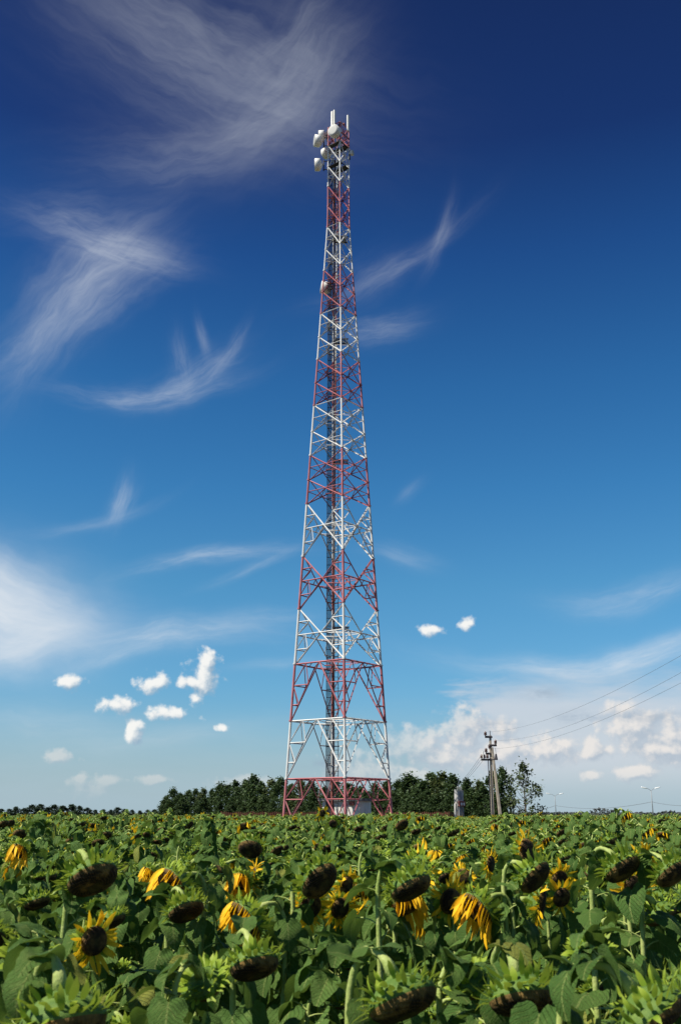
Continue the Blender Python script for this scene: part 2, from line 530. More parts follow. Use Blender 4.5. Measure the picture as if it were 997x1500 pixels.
# ------------------------------------------------------------------ mesh helper
class MB:
    """collects shapes into one mesh"""

    def __init__(self):
        self.v, self.f, self.m, self.t = [], [], [], []
        self.mats = []

    def slot(self, name):
        if name not in self.mats:
            self.mats.append(name)
        return self.mats.index(name)

    def add(self, vs, fs, mat, tissue=None):
        o = len(self.v)
        s = self.slot(mat)
        self.v.extend([tuple(p) for p in vs])
        self.t.extend(tissue if tissue else [(0.0, 0.0, 0.5)] * len(vs))
        self.f.extend([tuple(i + o for i in f) for f in fs])
        self.m.extend([s] * len(fs))

    def box(self, lo, hi, mat, mtx=None):
        x0, y0, z0 = lo
        x1, y1, z1 = hi
        vs = [Vector(p) for p in ((x0, y0, z0), (x1, y0, z0), (x1, y1, z0), (x0, y1, z0), (x0, y0, z1), (x1, y0, z1), (x1, y1, z1), (x0, y1, z1))]
        if mtx is not None:
            vs = [mtx @ p for p in vs]
        self.add(vs, [(3, 2, 1, 0), (4, 5, 6, 7), (0, 1, 5, 4), (1, 2, 6, 5), (2, 3, 7, 6), (3, 0, 4, 7)], mat)

    def angle(self, p, q, wd, mat, out=Vector((0, 0, 1)), th=0.014):
        """an L-shaped steel section from p to q; 'out' is the way its outer corner faces"""
        p, q = Vector(p), Vector(q)
        d = (q - p).normalized()
        a = out - d * out.dot(d)
        if a.length < 1e-5:
            a = d.orthogonal()
        a.normalize()
        b = d.cross(a)
        pr = [(0, 0), (wd, 0), (wd, th), (th, th), (th, wd), (0, wd)]
        e1, e2 = (b - a).normalized(), (-b - a).normalized()
        vs = [c + e1 * x + e2 * y + a * wd * 0.35 for c in (p, q) for x, y in pr]
        fs = [(i, (i + 1) % 6, 6 + (i + 1) % 6, 6 + i) for i in range(6)] + [(0, 5, 4, 3), (3, 2, 1, 0), (6, 7, 8, 9), (9, 10, 11, 6)]
        self.add(vs, fs, mat)

    def tube(self, pts, rad, n, mat, caps=True, tissue=None):
        pts = [Vector(p) for p in pts]
        k = len(pts)
        rads = rad if isinstance(rad, (list, tuple)) else [rad] * k
        vs, fs = [], []
        a = None
        for i, p in enumerate(pts):
            d = (pts[min(i + 1, k - 1)] - pts[max(i - 1, 0)]).normalized()
            if a is None:
                a = d.orthogonal().normalized()
            a = (a - d * a.dot(d)).normalized()
            b = d.cross(a)
            for j in range(n):
                t = 2 * PI * j / n
                vs.append(p + (a * math.cos(t) + b * math.sin(t)) * rads[i])
        for i in range(k - 1):
            for j in range(n):
                fs.append((i * n + j, i * n + (j + 1) % n, (i + 1) * n + (j + 1) % n, (i + 1) * n + j))
        if caps:
            fs.append(tuple(range(n))[::-1])
            fs.append(tuple((k - 1) * n + j for j in range(n)))
        self.add(vs, fs, mat, tissue)

    def lathe(self, prof, n, mat, mtx=None, tissue=None):
        """profile of (radius, height) turned round z; radius 0 closes it"""
        vs, fs, rows = [], [], []
        for r, z in prof:
            if r <= 1e-6:
                rows.append([len(vs)])
                vs.append(Vector((0, 0, z)))
            else:
                rows.append(list(range(len(vs), len(vs) + n)))
                vs.extend(Vector((r * math.cos(2 * PI * j / n), r * math.sin(2 * PI * j / n), z)) for j in range(n))
        for a, b in zip(rows, rows[1:]):
            for j in range(n):
                k = (j + 1) % n
                if len(a) == 1 and len(b) == 1:
                    continue
                if len(a) == 1:
                    fs.append((a[0], b[k], b[j]))
                elif len(b) == 1:
                    fs.append((a[j], a[k], b[0]))
                else:
                    fs.append((a[j], a[k], b[k], b[j]))
        if mtx is not None:
            vs = [mtx @ p for p in vs]
        self.add(vs, fs, mat, tissue)

    def mesh(self, name, smooth=False):
        me = bpy.data.meshes.new(name)
        me.from_pydata(self.v, [], self.f)
        for n in self.mats:
            me.materials.append(M[n])
        me.polygons.foreach_set('material_index', self.m)
        me.polygons.foreach_set('use_smooth', [smooth] * len(self.f))
        a = me.attributes.new('tissue', 'FLOAT_VECTOR', 'POINT')
        a.data.foreach_set('vector', np.array(self.t, dtype=np.float32).ravel())
        me.update()
        return me

    def build(self, name, parent=None, smooth=False, loc=None):
        return link(name, self.mesh(name, smooth), parent, loc)


def link(name, data, parent=None, loc=None, rz=None):
    o = bpy.data.objects.new(name, data)
    COL.objects.link(o)
    if parent:
        o.parent = parent
    if loc is not None:
        o.location = loc
    if rz is not None:
        o.rotation_euler = (0, 0, rz)
    return o


def tag(o, label=None, cat=None, group=None, kind=None):
    for k, v in (('label', label), ('category', cat), ('group', group), ('kind', kind)):
        if v:
            o[k] = v
    return o


def thing(name, label, cat, loc=(0, 0, 0), rz=0.0, group=None):
    return tag(link(name, None, None, loc, rz), label, cat, group)


def copy_tree(o, parent=None):
    c = o.copy()
    COL.objects.link(c)
    c.parent = parent
    for ch in list(o.children):
        copy_tree(ch, c)
    return c


def frame(n, up=Vector((0, 0, 1))):
    """matrix whose z axis is n"""
    n = Vector(n).normalized()
    a = up.cross(n)
    if a.length < 1e-4:
        a = Vector((1, 0, 0))
    a.normalize()
    b = n.cross(a)
    return Matrix((a, b, n)).transposed()


# ------------------------------------------------------------------ ground
def smooth01(x):
    x = min(1.0, max(0.0, x))
    return x * x * (3 - 2 * x)


def ground_z(x, y):
    d = math.hypot(x, y)
    return 0.26 * smooth01((d - 6.0) / 26.0)


def make_ground():
    mb = MB()
    rad = [0, .7, 1.5, 2.5, 3.5, 5, 7, 9, 12, 15, 19, 24, 30, 38, 50, 70, 100, 160, 300, 700, 1800, 5000, 12000]
    n = 72
    vs = [Vector((0, 0, ground_z(0, 0)))]
    for r in rad[1:]:
        for j in range(n):
            t = 2 * PI * j / n
            x, y = r * math.cos(t), r * math.sin(t)
            z = ground_z(x, y) + (mnoise.noise(Vector((x * 1.3, y * 1.3, 0))) * 0.05 if r < 60 else 0)
            vs.append(Vector((x, y, z)))
    fs = [(0, 1 + j, 1 + (j + 1) % n) for j in range(n)]
    for i in range(len(rad) - 2):
        a, b = 1 + i * n, 1 + (i + 1) * n
        for j in range(n):
            fs.append((a + j, b + j, b + (j + 1) % n, a + (j + 1) % n))
    mb.add(vs, fs, 'soil')
    return tag(mb.build('ground', smooth=True), 'dark bare soil of the flat field', None, None, 'structure')


make_ground()
GZ = 0.26

# ------------------------------------------------------------------ lattice tower
D = 90.0
TX = at(495, HORIZON, D).x
T0 = Vector((TX, math.sqrt(D * D - TX * TX), GZ))
TURN = R(7.5)                                # the corner towards us points a little to the right of us
SLOPE_TOP = 325.0                            # photo height where the straight shaft begins


def half_diag_at(wpx, py):
    """half diagonal of the mast from its width between side corners at photo height py"""
    z = height_for(py, D)
    depth = D * math.cos(PITCH) + (z - EYE) * math.sin(PITCH)
    return wpx / F * depth / (2 * math.cos(TURN))


def height_for(py, dist):
    d = ray(495, py)
    return EYE + d.z / math.hypot(d.x, d.y) * dist


# widths measured on the photograph: constant above the shoulder, straight taper below
r_top = half_diag_at(31.2, 325)
r_low = half_diag_at(150, 1140)
z_sh, z_low = height_for(325, D), height_for(1140, D)


def half_diag(z):
    if z >= z_sh:
        return r_top
    return r_top + (r_low - r_top) * (z_sh - z) / (z_sh - z_low)


def near_height(py):
    z = height_for(py, D)
    for _ in range(20):
        z = height_for(py, D - half_diag(z) * math.cos(TURN))
    return z


NODE_PX = [205, 236, 265, 295, 325, 357, 387, 418, 449, 483, 515, 549, 582, 620, 655, 691, 726, 804, 882, 965, 1051, 1139]
BAND = 'WWRRWWRRWWRRWWRRWRWRWR'             # paint of the bay that hangs below each node
NODE_Z = [near_height(p) for p in NODE_PX] + [GZ]
TOP_Z = near_height(178)


def corner(k, z):
    """corner k (0 near, then round) of the mast at height z, in tower coordinates"""
    t = -PI / 2 + TURN + k * PI / 2
    r = half_diag(z)
    return Vector((r * math.cos(t), r * math.sin(t), z - GZ))


def paint(c):
    return 'red_paint' if c == 'R' else 'white_paint'


tower = thing('radio_tower', 'tall red and white lattice tower with dishes and panel aerials at its top', 'tower', T0)
for k in range(4):
    mb = MB()
    lv = [TOP_Z] + NODE_Z
    cols = 'R' + BAND
    for i, c in enumerate(cols):
        z1, z0 = lv[i], lv[i + 1]
        if i > 0:
            z1 -= (lv[i] - lv[i + 1]) * 0.0
        rr = 0.064 + 0.046 * smooth01((z_sh + 6 - z0) / 55.0)
        mb.tube([corner(k, z0), corner(k, z1)], rr, 8, paint(c))
        mb.tube([corner(k, z0) - Vector((0, 0, 0.02)), corner(k, z0) + Vector((0, 0, 0.10))], rr * 1.55, 8, paint(c))   # flange
    mb.tube([corner(k, GZ) + Vector((0, 0, 0.0)), corner(k, GZ) + Vector((0, 0, 0.45))], 0.45, 8, 'concrete')
    mb.build('leg', tower)


def lerp(a, b, t):
    return a + (b - a) * t


for i, c in enumerate(BAND):
    z1, z0 = NODE_Z[i], NODE_Z[i + 1]
    mat = paint(c)
    tall = i >= 16
    vee = i >= 19
    for k in range(4):
        mb = MB()
        a1, b1 = corner(k, z1), corner((k + 1) % 4, z1)
        a0, b0 = corner(k, z0), corner((k + 1) % 4, z0)
        out = ((a0 + b0) / 2)
        out.z = 0
        out.normalize()
        wd = 0.082 if i < 8 else 0.088 if i < 16 else 0.105
        sm = wd * 0.72
        A = lambda t: lerp(a1, a0, t)                                   # down the first leg
        B = lambda t: lerp(b1, b0, t)
        if not vee:
            mb.angle(a1, b0, wd, mat, out)
            mb.angle(b1 - out * wd, a0 - out * wd, wd, mat, out)
            s = (a1 - b1).length / ((a1 - b1).length + (a0 - b0).length)   # height share where the two cross
            if not tall:
                mb.angle(A(s), B(s), sm, mat, out)
                if i in (0, 4, 8, 12):
                    mb.angle(a1, b1, sm, mat, out)
            else:
                mb.angle(A(s), B(s), wd * 0.85, mat, out)
                mid = lerp(A(s), B(s), 0.5)
                for P, X1, X0 in ((A, lerp(a1, b0, s * .5), lerp(a0, b1, (1 - s) * .5)), (B, lerp(b1, a0, s * .5), lerp(b0, a1, (1 - s) * .5))):
                    mb.angle(P(s * .5), X1, sm, mat, out)
                    mb.angle(X1, P(s), sm, mat, out)
                    mb.angle(P(s + (1 - s) * .5), X0, sm, mat, out)
                    q = lerp(P(s), mid, 0.36)
                    mb.angle(X0, q, sm, mat, out)
                    mb.angle(P(s + (1 - s) * .5), q, sm, mat, out)
        else:
            mid = lerp(a1, b1, 0.5)
            mb.angle(a1, b1, wd, mat, out)
            last = i == len(BAND) - 1
            for P, top, foot in ((A, a1, a0), (B, b1, b0)):
                Q = lambda t: lerp(mid, foot, t)
                mb.angle(mid, foot, wd, mat, out)
                h = lerp(top, mid, 0.46)
                t1 = 0.38
                mb.angle(P(t1), Q(t1), sm, mat, out)
                mb.angle(P(t1), h, sm, mat, out)
                mb.angle(h, Q(t1), sm, mat, out)
                t2 = 0.72
                mb.angle(P(t2), Q(t2), sm, mat, out)
                mb.angle(P(t1), Q(t2), sm, mat, out)
        mb.build('bracing_panel', tower)
    # inner square that stiffens the mast at each bay
    mb = MB()
    if vee:
        zz = z1
    else:
        wa, wb = half_diag(z1), half_diag(z0)
        zz = z1 + (z0 - z1) * wa / (wa + wb)
    cs = [corner(k, zz) for k in range(4)]
    ms = [(cs[k] + cs[(k + 1) % 4]) / 2 for k in range(4)]
    wd = 0.055 if i < 16 else 0.075
    for k in range(4):
        mb.angle(ms[k], ms[(k + 1) % 4], wd, mat)
        if tall:
            mb.angle(lerp(cs[k], cs[(k + 1) % 4], .36), lerp(cs[k], cs[(k + 3) % 4], .36), wd * .8, mat)
    px0, py0 = -0.62, 0.9
    mb.angle((-1.25, 0.15, zz - GZ), (0.45, 0.15, zz - GZ), wd, mat, Vector((0, -1, 0)))
    if i > 3:
        mb.angle(ms[3], (-1.2, 0.15, zz - GZ), wd * .8, mat)
        mb.angle(ms[0], (0.4, 0.15, zz - GZ), wd * .8, mat)
    mb.build('inner_frame', tower)

# the cable run, the pipe and the climbing ladder that go up inside
H_IN = near_height(222) - GZ
mb = MB()
for j in range(6):
    x = -1.02 + j * 0.062
    mb.tube([(x, 0.30 + 0.03 * (j % 2), 0.3), (x, 0.30 + 0.03 * (j % 2), H_IN)], 0.020, 5, 'cable')
z = 0.8
while z < H_IN:
    mb.box((-1.06, 0.36, z), (-0.66, 0.41, z + 0.05), 'dark_steel')
    z += 0.72
for x in (-1.09, -0.66):
    mb.box((x, 0.34, 0.3), (x + 0.04, 0.42, H_IN), 'dark_steel')
mb.build('cable_rack', tower)
mb = MB()
lv = NODE_Z
for i, c in enumerate(BAND):
    m_ = 'rusty_red' if c == 'R' else 'galvanised'
    mb.tube([(-0.53, 0.28, max(lv[i + 1] - GZ, .2)), (-0.53, 0.28, min(lv[i] - GZ, H_IN))], 0.07, 8, m_)
mb.tube([(-0.41, 0.33, .2), (-0.41, 0.33, H_IN)], 0.035, 6, 'rusty_red')
mb.build('waveguide_pipe', tower)
mb = MB()
for x in (-0.34, 0.0):
    mb.tube([(x, 0.25, 0.3), (x, 0.25, H_IN)], 0.03, 5, 'dark_steel')
z = 0.5
while z < H_IN:
    mb.tube([(-0.34, 0.25, z), (0.0, 0.25, z)], 0.016, 4, 'dark_steel')
    z += 0.36
z = 2.5
while z < H_IN:
    hoop = [(-0.17 + 0.29 * math.cos(t), 0.25 - 0.62 * math.sin(t), z) for t in np.linspace(0.55, PI - 0.55, 7)]
    hoop = [(-0.34, 0.25, z)] + hoop[::-1] + [(0.0, 0.25, z)]
    mb.tube(hoop, 0.016, 4, 'dark_steel')
    z += 0.9
for t in (0.8, PI / 2, PI - 0.8):
    mb.tube([(-0.17 + 0.29 * math.cos(t), 0.25 - 0.62 * math.sin(t), 2.5), (-0.17 + 0.29 * math.cos(t), 0.25 - 0.62 * math.sin(t), H_IN)], 0.013, 4, 'dark_steel')
mb.build('climbing_ladder', tower)


def platform(zp, reach, inner=0.2, rail=True, name='platform', full=True):
    mb = MB()
    r = reach
    cs = [Vector((r * math.cos(-PI / 2 + TURN + k * PI / 2), r * math.sin(-PI / 2 + TURN + k * PI / 2), zp)) for k in range(4)]
    for k in range(4):
        mb.angle(cs[k], cs[(k + 1) % 4], 0.09, 'dark_steel')
    n = 16
    for j in range(n):                                              # open grating bars
        t = (j + 0.5) / n
        if not full and 0.3 < t < 0.55:
            continue
        p, q = lerp(cs[0], cs[1], t), lerp(cs[3], cs[2], t)
        d = (q - p).normalized()
        s = Vector((-d.y, d.x, 0)) * 0.042
        up = Vector((0, 0, 0.04))
        mb.add([p - s, p + s, q + s, q - s, p - s + up, p + s + up, q + s + up, q - s + up],
               [(3, 2, 1, 0), (4, 5, 6, 7), (0, 1, 5, 4), (1, 2, 6, 5), (2, 3, 7, 6), (3, 0, 4, 7)], 'dark_steel')
    o = mb.build(name, tower)
    if rail:
        mb = MB()
        for hz in (0.55, 1.1):
            for k in range(4):
                mb.tube([cs[k] + Vector((0, 0, hz)), cs[(k + 1) % 4] + Vector((0, 0, hz))], 0.03, 5, 'red_paint')
        for k in range(4):
            for t in (0, .5):
                p = lerp(cs[k], cs[(k + 1) % 4], t)
                mb.tube([p, p + Vector((0, 0, 1.15))], 0.03, 5, 'red_paint')
        mb.build('railing', o)
    return o


zt = near_height(206) - GZ
platform(zt, r_top * 1.0, full=False)
platform(near_height(236) - GZ, r_top * 0.98, rail=False, full=False)
for py in (338, 484, 660, 908):                                       # small rest landings by the ladder
    zz = near_height(py) - GZ
    mb = MB()
    for j in range(9):
        mb.box((-0.5 + j * 0.16, -0.1, zz), (-0.5 + j * 0.16 + 0.12, 0.95, zz + 0.05), 'dark_steel')
    mb.box((-0.55, -0.16, zz - 0.08), (1.0, -0.1, zz + 0.05), 'dark_steel')
    mb.box((-0.55, 0.95, zz - 0.08), (1.0, 1.01, zz + 0.05), 'dark_steel')
    mb.build('rest_landing', tower)
# red head bracing above the platform, and the top ring
mb = MB()
for k in range(4):
    a0, b0 = corner(k, NODE_Z[0]), corner((k + 1) % 4, NODE_Z[0])
    a1, b1 = corner(k, TOP_Z), corner((k + 1) % 4, TOP_Z)
    o = ((a0 + b0) / 2)
    o.z = 0
    mb.angle(a0, b1, 0.08, 'red_paint', o)
    mb.angle(b0, a1, 0.08, 'red_paint', o)
    mb.angle(a1, b1, 0.08, 'red_paint', o)
    mb.angle(lerp(a0, a1, .5), lerp(b0, b1, .5), 0.07, 'red_paint', o)
mb.build('head_frame', tower)
mb = MB()
for (x, y, h0, h1) in ((0.35, 0.5, 0.2, 3.6), (-0.2, -0.1, 0, 1.6)):
    mb.tube([(x, y, zt + h0), (x, y, zt + h1)], 0.035, 6, 'dark_steel')
mb.tube([(0.35, 0.5, zt + 3.6), (0.35, 0.5, zt + 4.1)], 0.012, 5, 'dark_steel')
mb.build('lightning_rod', tower)


def tower_at(px, py, dist_off=0.0):
    """point in tower coordinates seen at a photo pixel, at the mast's distance plus dist_off"""
    return at(px, py, D + dist_off) - T0


def dish(px, py, off, r, n, depth, label=None, attach=None):
    """drum-shaped microwave dish: shroud, radome face and mounting arm"""
    c = tower_at(px, py, off)
    n = Vector(n).normalized()
    mt = Matrix.Translation(c) @ frame(n).to_4x4()
    mb = MB()
    mb.lathe([(0.10, -depth * 0.95), (r * 0.55, -depth * 0.82), (r * 0.92, -depth * 0.5), (r, -depth * 0.45), (r, depth * 0.5), (r * 0.965, depth * 0.5)], 28, 'dish_white', mt)
    o = mb.build('dish_antenna', tower, True)
    if label:
        o['label'] = label
    mb = MB()
    mb.lathe([(r * 0.975, depth * 0.42), (r * 0.97, depth * 0.505), (r * 0.6, depth * 0.53), (0, depth * 0.545)], 28, 'radome', mt)
    mb.build('radome', o, True)
    mb = MB()
    q = c - n * depth * 0.9
    t = Vector(attach) if attach is not None else Vector((q.x * 0.3, q.y * 0.3, q.z))
    mb.tube([q, lerp(q, t, 0.25)], 0.09, 8, 'galvanised')
    mb.tube([lerp(q, t, 0.25) + Vector((0, 0, -0.75)), lerp(q, t, 0.25) + Vector((0, 0, 0.55))], 0.06, 8, 'dark_steel')
    for dz in (-0.6, 0.4):
        mb.tube([lerp(q, t, 0.25) + Vector((0, 0, dz)), t + Vector((0, 0, dz))], 0.045, 6, 'dark_steel')
    mb.build('mounting_bracket', o)


nearc = corner(0, NODE_Z[0])
leftc = corner(3, NODE_Z[0])
rightc = corner(1, NODE_Z[0])
dish(489.8, 192.6, -1.9, 0.64, (-0.62, -0.95, -0.03), 0.62, 'large round dish facing us at the mast head', attach=(nearc.x, nearc.y, tower_at(490, 193).z))
dish(464.5, 206.5, -0.4, 0.64, (-1.0, -0.22, 0.0), 0.62, 'outer of two white drum dishes left of the platform', attach=(leftc.x, leftc.y, tower_at(464, 207).z))
dish(471.0, 198.5, 0.7, 0.54, (-1.0, 0.1, 0.0), 0.58, 'smaller inner drum dish left of the platform', attach=(leftc.x, leftc.y, tower_at(470, 199).z))
dish(464.8, 241.5, -0.2, 0.66, (-1.0, 0.02, 0.0), 0.56, 'lowest white drum dish on a long bracket at the mast head', attach=(leftc.x, leftc.y, tower_at(464, 242).z))
dish(477.5, 224.5, 1.5, 0.60, (-0.75, 0.65, 0.0), 0.5, 'dish half hidden behind the upper lattice', attach=(leftc.x * .6, leftc.y + .8, tower_at(477, 224).z))
dish(515.3, 224.0, -0.3, 0.30, (1.0, -0.45, 0.0), 0.26, 'small dish on the right of the mast head', attach=(rightc.x, rightc.y, tower_at(514, 225).z))
c_ = corner(3, near_height(421))
dish(475.5, 421.5, 1.0, 0.64, (-0.80, -0.10, 0.10), 0.80, 'lone dish part way down the mast', attach=(c_.x * .7, c_.y + .5, tower_at(475, 421).z))


def panel_antenna(px, y0, y1, off, face, wd, dp, label):
    p1, p0 = tower_at(px, y0, off), tower_at(px, y1, off)
    h = p1.z - p0.z
    fr = Matrix.Translation(p0) @ Matrix.Rotation(math.atan2(face[1], face[0]) + PI / 2, 4, 'Z')
    mb = MB()
    w2, c = wd / 2, 0.03
    prof = [(-w2 + c, 0), (w2 - c, 0), (w2, c), (w2, dp), (-w2, dp), (-w2, c)]
    prof = [(x, y) for x, y in prof]
    vs = [fr @ Vector((x, y, z)) for z in (0, h) for x, y in prof]
    fs = [(i, (i + 1) % 6, 6 + (i + 1) % 6, 6 + i) for i in range(6)] + [(5, 4, 3, 2, 1, 0), (6, 7, 8, 9, 10, 11)]
    mb.add(vs, fs, 'dish_white')
    o = mb.build('panel_antenna', tower)
    o['label'] = label
    mb = MB()
    q = fr @ Vector((0, dp + 0.12, 0))
    mb.tube([q + Vector((0, 0, -0.9)), q + Vector((0, 0, h * 0.95))], 0.045, 6, 'dark_steel')
    for t in (.15, .85):
        mb.tube([fr @ Vector((0, dp, h * t)), q + Vector((0, 0, h * t))], 0.03, 6, 'dark_steel')
    t = Vector((q.x * 0.55, q.y * 0.55, q.z - 0.6))
    mb.tube([q + Vector((0, 0, -0.6)), t], 0.04, 6, 'dark_steel')
    mb.tube([q + Vector((0, 0, -0.1)), t + Vector((0, 0, 0.5))], 0.04, 6, 'dark_steel')
    mb.build('mounting_pole', o)


panel_antenna(485.4, 163.0, 185.5, -1.6, (-0.7, -0.7), 0.26, 0.13, 'broader of the two white panel aerials above the big dish')
panel_antenna(490.6, 161.5, 184.5, -1.7, (0.85, -0.5), 0.26, 0.12, 'slimmer of the two white panel aerials above the big dish')
panel_antenna(510.6, 169.0, 191.5, -0.3, (0.75, -0.65), 0.30, 0.14, 'white panel aerial standing out on the right of the mast head')
mb = MB()
p = tower_at(503.5, 182, 0.6)
mb.tube([p + Vector((0, 0, -0.9)), p], 0.03, 6, 'red_paint')
mb.lathe([(0, -.14), (.12, -.10), (.14, 0), (.10, .12), (0, .16)], 10, 'rusty_red', Matrix.Translation(p))
mb.build('warning_lamp', tower)

# ------------------------------------------------------------------ hut and fence at the tower's foot
hut = thing('equipment_shed', 'low white equipment shed with flat grey roof under the tower', 'shed', (at(508, HORIZON, D + 3.4).x, T0.y + 3.4, GZ), R(-20))
mb = MB()
wx, wy, hz = 1.75, 1.6, 3.05
hz = height_for(1173.5, D + 3.4) - GZ
# walls around a door opening on the side towards us
t_ = 0.18
mb.box((-wx, -wy, 0), (-1.45, -wy + t_, hz), 'shed_wall')
mb.box((-0.65, -wy, 0), (wx, -wy + t_, hz), 'shed_wall')
mb.box((-1.45, -wy, 2.75), (-0.65, -wy + t_, hz), 'shed_wall')
mb.box((-wx, wy - t_, 0), (wx, wy, hz), 'shed_wall')
mb.box((-wx, -wy + t_, 0), (-wx + t_, wy - t_, hz), 'shed_wall')
mb.box((wx - t_, -wy + t_, 0), (wx, wy - t_, hz), 'shed_wall')
mb.build('wall', hut)
mb = MB()
mb.box((-wx - .3, -wy - .3, hz), (wx + .3, wy + .3, hz + .16), 'shed_roof')
mb.box((-wx - .33, -wy - .33, hz + .16), (wx + .33, wy + .33, hz + .21), 'shed_roof')
mb.build('roof', hut)
mb = MB()
mb.box((-1.45, -wy + .06, 0), (-.65, -wy + .12, 2.75), 'door_dark')
for zz in (.35, 1.55):
    mb.box((-1.35, -wy + .045, zz), (-.75, -wy + .06, zz + .6), 'door_dark')
dr = mb.build('door', hut)
mb = MB()
mb.tube([(-.72, -wy + .06, 1.2), (-.72, -wy, 1.2), (-.84, -wy, 1.2)], .02, 6, 'galvanised')
mb.build('handle', dr)
mb = MB()
mb.box((.9, -wy - .45, 2.35), (1.3, -wy - .01, 2.65), 'rusty_red')
mb.build('flood_lamp', hut)


def fence_run(p, q, label):
    p, q = Vector(p), Vector(q)
    f = thing('picket_fence', label, 'fence', p, 0, 'fence runs round the tower foot')
    d = q - p
    L = d.length
    d.normalize()
    n = Vector((-d.y, d.x, 0))
    mb = MB()
    k = int(L / 0.19)
    for j in range(k):
        c = d * (L * (j + 0.5) / k)
        hh = 1.72 + 0.05 * math.sin(j * 7.3)
        a, b = c - d * 0.06, c + d * 0.06
        th = n * 0.022
        vs = [a - th, b - th, b + th, a + th]
        up = Vector((0, 0, hh))
        tip = [(c - th) + Vector((0, 0, hh + .08)), (c + th) + Vector((0, 0, hh + .08))]
        vs = vs + [x + up for x in vs] + tip
        mb.add(vs, [(3, 2, 1, 0), (0, 1, 5, 8, 4), (2, 3, 7, 9, 6), (1, 2, 6, 5), (3, 0, 4, 7), (5, 6, 9, 8), (7, 4, 8, 9)], 'fence_wood')
    mb.build('pickets', f)
    for zz in (.4, 1.4):
        mb = MB()
        mb.angle(n * .04 + Vector((0, 0, zz)), d * L + n * .04 + Vector((0, 0, zz)), .07, 'fence_wood', n)
        mb.build('rail', f)
    for j in range(int(L / 3) + 1):
        mb = MB()
        c = d * min(j * 3.0, L) + n * .10
        mb.box(c - Vector((.05, .05, 0)), c + Vector((.05, .05, 1.85)), 'fence_wood')
        mb.build('post', f)


fence_run((T0.x - 11, T0.y + 8, GZ), (T0.x - 2.0, T0.y + 9.5, GZ), 'rusty brown picket fence behind the left foot of the tower')
fence_run((T0.x + 4.2, T0.y + 9.5, GZ), (T0.x + 11, T0.y + 9.0, GZ), 'rusty brown picket fence behind the right foot of the tower')

# ------------------------------------------------------------------ power pole, transformer, wires
PD = 92.0
foot = at(722, HORIZON, PD)
PB = Vector((foot.x, foot.y, GZ))
pole = thing('power_pole', 'concrete power pole with a leaning strut and crossarms of insulators', 'pole', PB)
PH = at(722, 1073, PD).z - GZ
K = PD / F                                                            # metres per photo pixel there
mb = MB()


def taper(mb, p, q, a, b, mat):
    p, q = Vector(p), Vector(q)
    vs = []
    for c, s in ((p, a), (q, b)):
        ch = s * 0.22
        vs += [c + Vector(v) for v in ((-s + ch, -s, 0), (s - ch, -s, 0), (s, -s + ch, 0), (s, s - ch, 0), (s - ch, s, 0), (-s + ch, s, 0), (-s, s - ch, 0), (-s, -s + ch, 0))]
    fs = [(i, (i + 1) % 8, 8 + (i + 1) % 8, 8 + i) for i in range(8)] + [tuple(range(8))[::-1], tuple(range(8, 16))]
    mb.add(vs, fs, mat)


taper(mb, (-1.0 * K, 0, 0), (0.2 * K, 0, PH - .25), .135, .09, 'concrete')
mb.tube([(0.2 * K, 0, PH - .3), (0.2 * K, 0, PH + .15)], .03, 6, 'dark_steel')
mb.build('shaft', pole)
mb = MB()
zs = at(722, 1095, PD).z - GZ
taper(mb, (10.3 * K, -.45, 0), (1.6 * K, -.22, zs), .14, .095, 'concrete')
mb.build('strut', pole)


def insulator_at(p, parent, up=True, s=1.0):
    mb = MB()
    pr = [(0, 0), (.03, 0), (.035, .10), (.10, .12), (.11, .16), (.07, .19), (.095, .22), (.10, .26), (.06, .33), (.035, .36), (0, .37)]
    mt = Matrix.Translation(Vector(p)) @ Matrix.Scale((1.45 if up else -1.45) * s, 4)
    mb.lathe(pr, 12, 'insulator', mt)
    mb.build('insulator', parent, True)


def pz(py):
    return at(722, py, PD).z - GZ


def arm(x0, x1, py, y=-0.14, drop=0.9):
    mb = MB()
    z_ = pz(py)
    mb.angle((x0 * K, y, z_), (x1 * K, y, z_), .13, 'dark_steel', Vector((0, -1, 0)))
    mb.box((-.19, y - .03, z_ - .08), (.19, .16, z_ + .04), 'dark_steel')
    o = mb.build('crossarm', pole)
    return o, y, z_


o, y, z_ = arm(-7.6, 2.2, 1079.5)
insulator_at((-6.8 * K, y, z_), o, s=.9)
TOPS = [Vector((-6.8 * K, y, z_ + .42))]
o, y, z_ = arm(-3, 8.2, 1092.0, -.30)
insulator_at((6.6 * K, y, z_), o, s=.9)
insulator_at((-2.4 * K, y, z_ - .35), o, s=.7)
TOPS.append(Vector((6.6 * K, y, z_ + .42)))
o, y, z_ = arm(-7.6, 2.2, 1104.0)
insulator_at((-6.8 * K, y, z_), o, s=.9)
TOPS.append(Vector((-6.8 * K, y, z_ + .42)))
o, y, z_ = arm(-14.5, 3.5, 1112.8, -.18)
for q in (-13.4, -9.8, -5.4):
    insulator_at((q * K, y, z_), o, s=.85)
mb = MB()
mb.tube([(-11.5 * K, y - .08, z_ + .12), (-11.5 * K, y - .08, z_ + .75)], .06, 8, 'porcelain')
mb.box((-14 * K, y - .1, z_ + .05), (-5 * K, y - .04, z_ + .10), 'galvanised')
mb.build('fuse_switch', o)
ZS = z_
mb = MB()
mb.tube([(6.5 * K, -.3, pz(1113)), (6.5 * K, -.3, pz(1104.5))], [.15, .07], 8, 'dark_steel')
mb.tube([(6.5 * K, -.3, pz(1104.5)), (6.0 * K, -.3, pz(1096))], .02, 5, 'wire')
mb.box((1.0 * K, -.36, pz(1113.6)), (8.5 * K, -.24, pz(1112.4)), 'dark_steel')
mb.build('surge_arrester', pole)
mb = MB()
